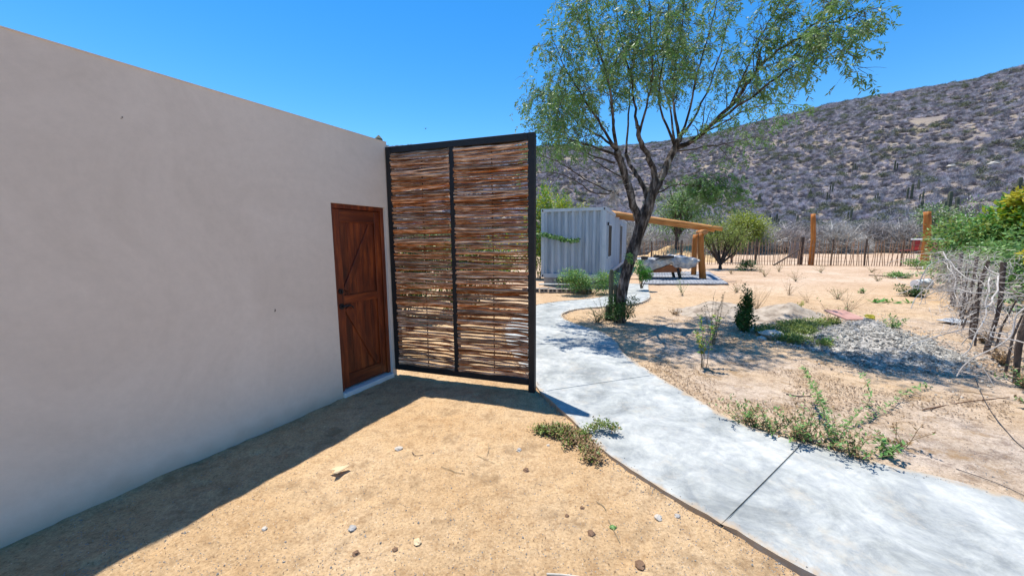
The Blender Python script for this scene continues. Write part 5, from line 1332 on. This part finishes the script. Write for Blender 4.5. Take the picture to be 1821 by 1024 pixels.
# ------------------------------------------------------------------ right hand fence with dead vines
random.seed(90)
rf = empty('vine_fence', gp(1804, 677), 'old rustic fence of dark leaning posts along the right of the yard', 'fence')
O = Vector(rf.location)
FB = [gp(1990, 800), gp(1900, 735), gp(1806, 680), gp(1753, 628), gp(1726, 603), gp(1711, 567), gp(1697, 545), gp(1690, 523), gp(1683, 507), gp(1678, 494), gp(1675, 484)]
TPX = [(2040, 560), (1930, 540), (1823, 520), (1783, 464), (1751, 459), (1731, 450), (1712, 446), (1702, 447), (1692, 445), (1684, 443), (1679, 442)]
tops = []
for i, (p, t) in enumerate(zip(FB, TPX)):
    Hh = (1.12, 1.15, 1.15, 1.38, 1.35, 1.35, 1.35, 1.3, 1.3, 1.3, 1.3)[i]
    top = Vector((p.x+U(.0, .10), p.y+U(-.04, .04), Hh)); tops.append(top)
    b = MB(); log(b, p-O+Vector((0, 0, -.1)), top-O, U(.024, .034)*(1+.05*i), U(.020, .028)*(1+.05*i), 7, 7, .04, .25); b.build('post', M_fpost, rf)
for fz in (.25, .5, .75, .97):
    b = MB(); P_ = []
    for p, t in zip(FB, tops): P_.append(p.lerp(t, fz)-O)
    b.tube(P_, .0035, 4); b.build('wire', M_wire, rf)
# thinner stakes between
for i in range(len(FB)-1):
    L_ = (FB[i+1]-FB[i]).length
    for k in range(int(L_/.55)):
        t = (k+.5)/int(L_/.55) if int(L_/.55) else .5
        p = FB[i].lerp(FB[i+1], t)+Vector((U(-.06, .06), U(-.06, .06), 0)); b = MB(); hgt = U(.8, 1.25)
        b.tube([p-O, p-O+Vector((U(-.06, .10), U(-.05, .05), hgt*.5)), p-O+Vector((U(-.1, .2), U(-.1, .1), hgt))], [.016, .013, .008], 5); b.build('stake', M_fpost, rf)
# dead vines
dv = empty('dead_vines', gp(1760, 640), 'tangle of pale grey dead vines thrown over the right hand fence', 'vines')
O = Vector(dv.location)
def along(t):
    k = t*(len(FB)-1); i = min(len(FB)-2, int(k)); u = k-i
    return FB[i].lerp(FB[i+1], u), tops[i].lerp(tops[i+1], u)
thick = MB(); thin = MB()
for i in range(70):
    t = .15+.85*random.random()**.8; p, tp2 = along(t); z = U(.3, 1.3)
    q = Vector((p.x+U(-.25, .25), p.y+U(-.25, .25), z)); d = Vector((U(-1, 1), U(-1, 1), U(-.5, .5))).normalized(); P_ = [q-O]
    for k in range(9):
        d = (d+Vector((U(-.45, .45), U(-.45, .45), U(-.4, .25)))).normalized(); q = q+d*U(.10, .2); q.z = max(.05, min(1.5, q.z)); P_.append(q-O)
    thick.tube(smooth_poly(P_, 3), U(.004, .009), 5, cap=False)
for i in range(5200):
    t = .12+.88*random.random()**.6; p, tp2 = along(t); fy = U(0, 1)
    dens = sstep(.25, .6, t)
    if random.random() > .25+.75*dens: continue
    z = U(.15, 1.35)*(1 if random.random() < .8 else .6)
    q = Vector((p.x+random.gauss(.12, .22), p.y+random.gauss(0, .2), z)); d = Vector((U(-1, 1), U(-1, 1), U(-1, .6))).normalized(); P_ = [q-O]
    for k in range(3):
        d = (d+Vector((U(-.6, .6), U(-.6, .6), U(-.5, .4)))).normalized(); q = q+d*U(.05, .13); q.z = max(.02, q.z); P_.append(q-O)
    thin.tube(P_, [.0038, .003, .0025, .0012], 3, cap=False)
thick.build('vine_stem', M_vine, dv)['kind'] = 'stuff'; thin.build('fine_vines', M_vine, dv)['kind'] = 'stuff'
# weeds at the fence foot
for (px, py, h, m, lb) in ((1800, 690, .32, M_weed, 'green weeds at the foot of the nearest visible fence post'), (1815, 730, .28, M_weed, 'mixed green and brown weeds at the right edge below the fence'), (1765, 650, .26, M_weeddry, 'dry weeds between the second and third near fence posts'), (1735, 610, .2, M_weeddry, 'sparse dry growth under the middle of the right fence'), (1705, 560, .25, M_weeddry, 'brown litter growth at the foot of the middle fence posts')):
    herb('weed', gl(px, py)+Vector((.15, 0, 0)), lb, 'weed', 26, h, 1.2, m, .04, .018, 9, mats2=M_weeddry, p2=.4)
# bushes behind the right fence
random.seed(91)
bush('leafy_bush', Vector((16.4, 12.4, 0)), 'broad green leafy bush spreading behind the vine covered fence', 'bush', 2.6, 1.8, 2.55, 11000, M_weed, .14, .065, 10, z0=0, lumps=22, mats2=M_olive, p2=.35)
bush('leafy_bush', Vector((21.6, 16.8, 0)), 'grey green lower bush at the far left end of the fence foliage', 'bush', 3.0, 2.2, 2.5, 8000, M_weed, .14, .06, 9, z0=0, lumps=16, mats2=M_olive, p2=.5)
bush('leafy_bush', Vector((14.2, 10.6, 0)), 'low green growth filling the space behind the middle fence posts', 'bush', 2.0, 1.4, 1.5, 4500, M_weed, .11, .05, 9, z0=0, lumps=14, mats2=M_far, p2=.5)
bush('leafy_bush', Vector((13.0, 8.8, 0)), 'nearer green bush leaning over the fence at the right edge', 'bush', 2.3, 1.7, 2.1, 6500, M_far, .12, .06, 9, z0=0, lumps=14, mats2=M_weed, p2=.4)
bush('croton_bush', Vector((16.7, 12.5, 0)), 'lush lime and yellow leaved bush rising highest behind the fence', 'bush', 1.15, 1.0, 3.15, 3600, M_lime, .24, .12, 8, z0=.3, lumps=12, mats2=M_bright, p2=.35)
bush('croton_bush', Vector((16.55, 12.4, 2.55)), 'yellow leaved top of the lush bush behind the fence', 'bush', .65, .6, .65, 420, M_yell, .22, .11, 4, z0=0, lumps=5, sr=.02)
bush('yellow_bush', Vector((22.5, 18.6, 0)), 'yellow flowering bush between the gate post and the fence end', 'bush', .75, .7, 1.35, 1100, M_yell, .15, .08, 6, z0=0, lumps=8, mats2=M_weed, p2=.4)
bush('yellow_bush', Vector((11.5, 8.3, 1.2)), 'orange yellow leaf cluster poking over the fence at the right edge', 'bush', .3, .3, .4, 60, M_yell, .16, .08, 3, z0=0, lumps=3, sr=.006)
print('leaves', NL)
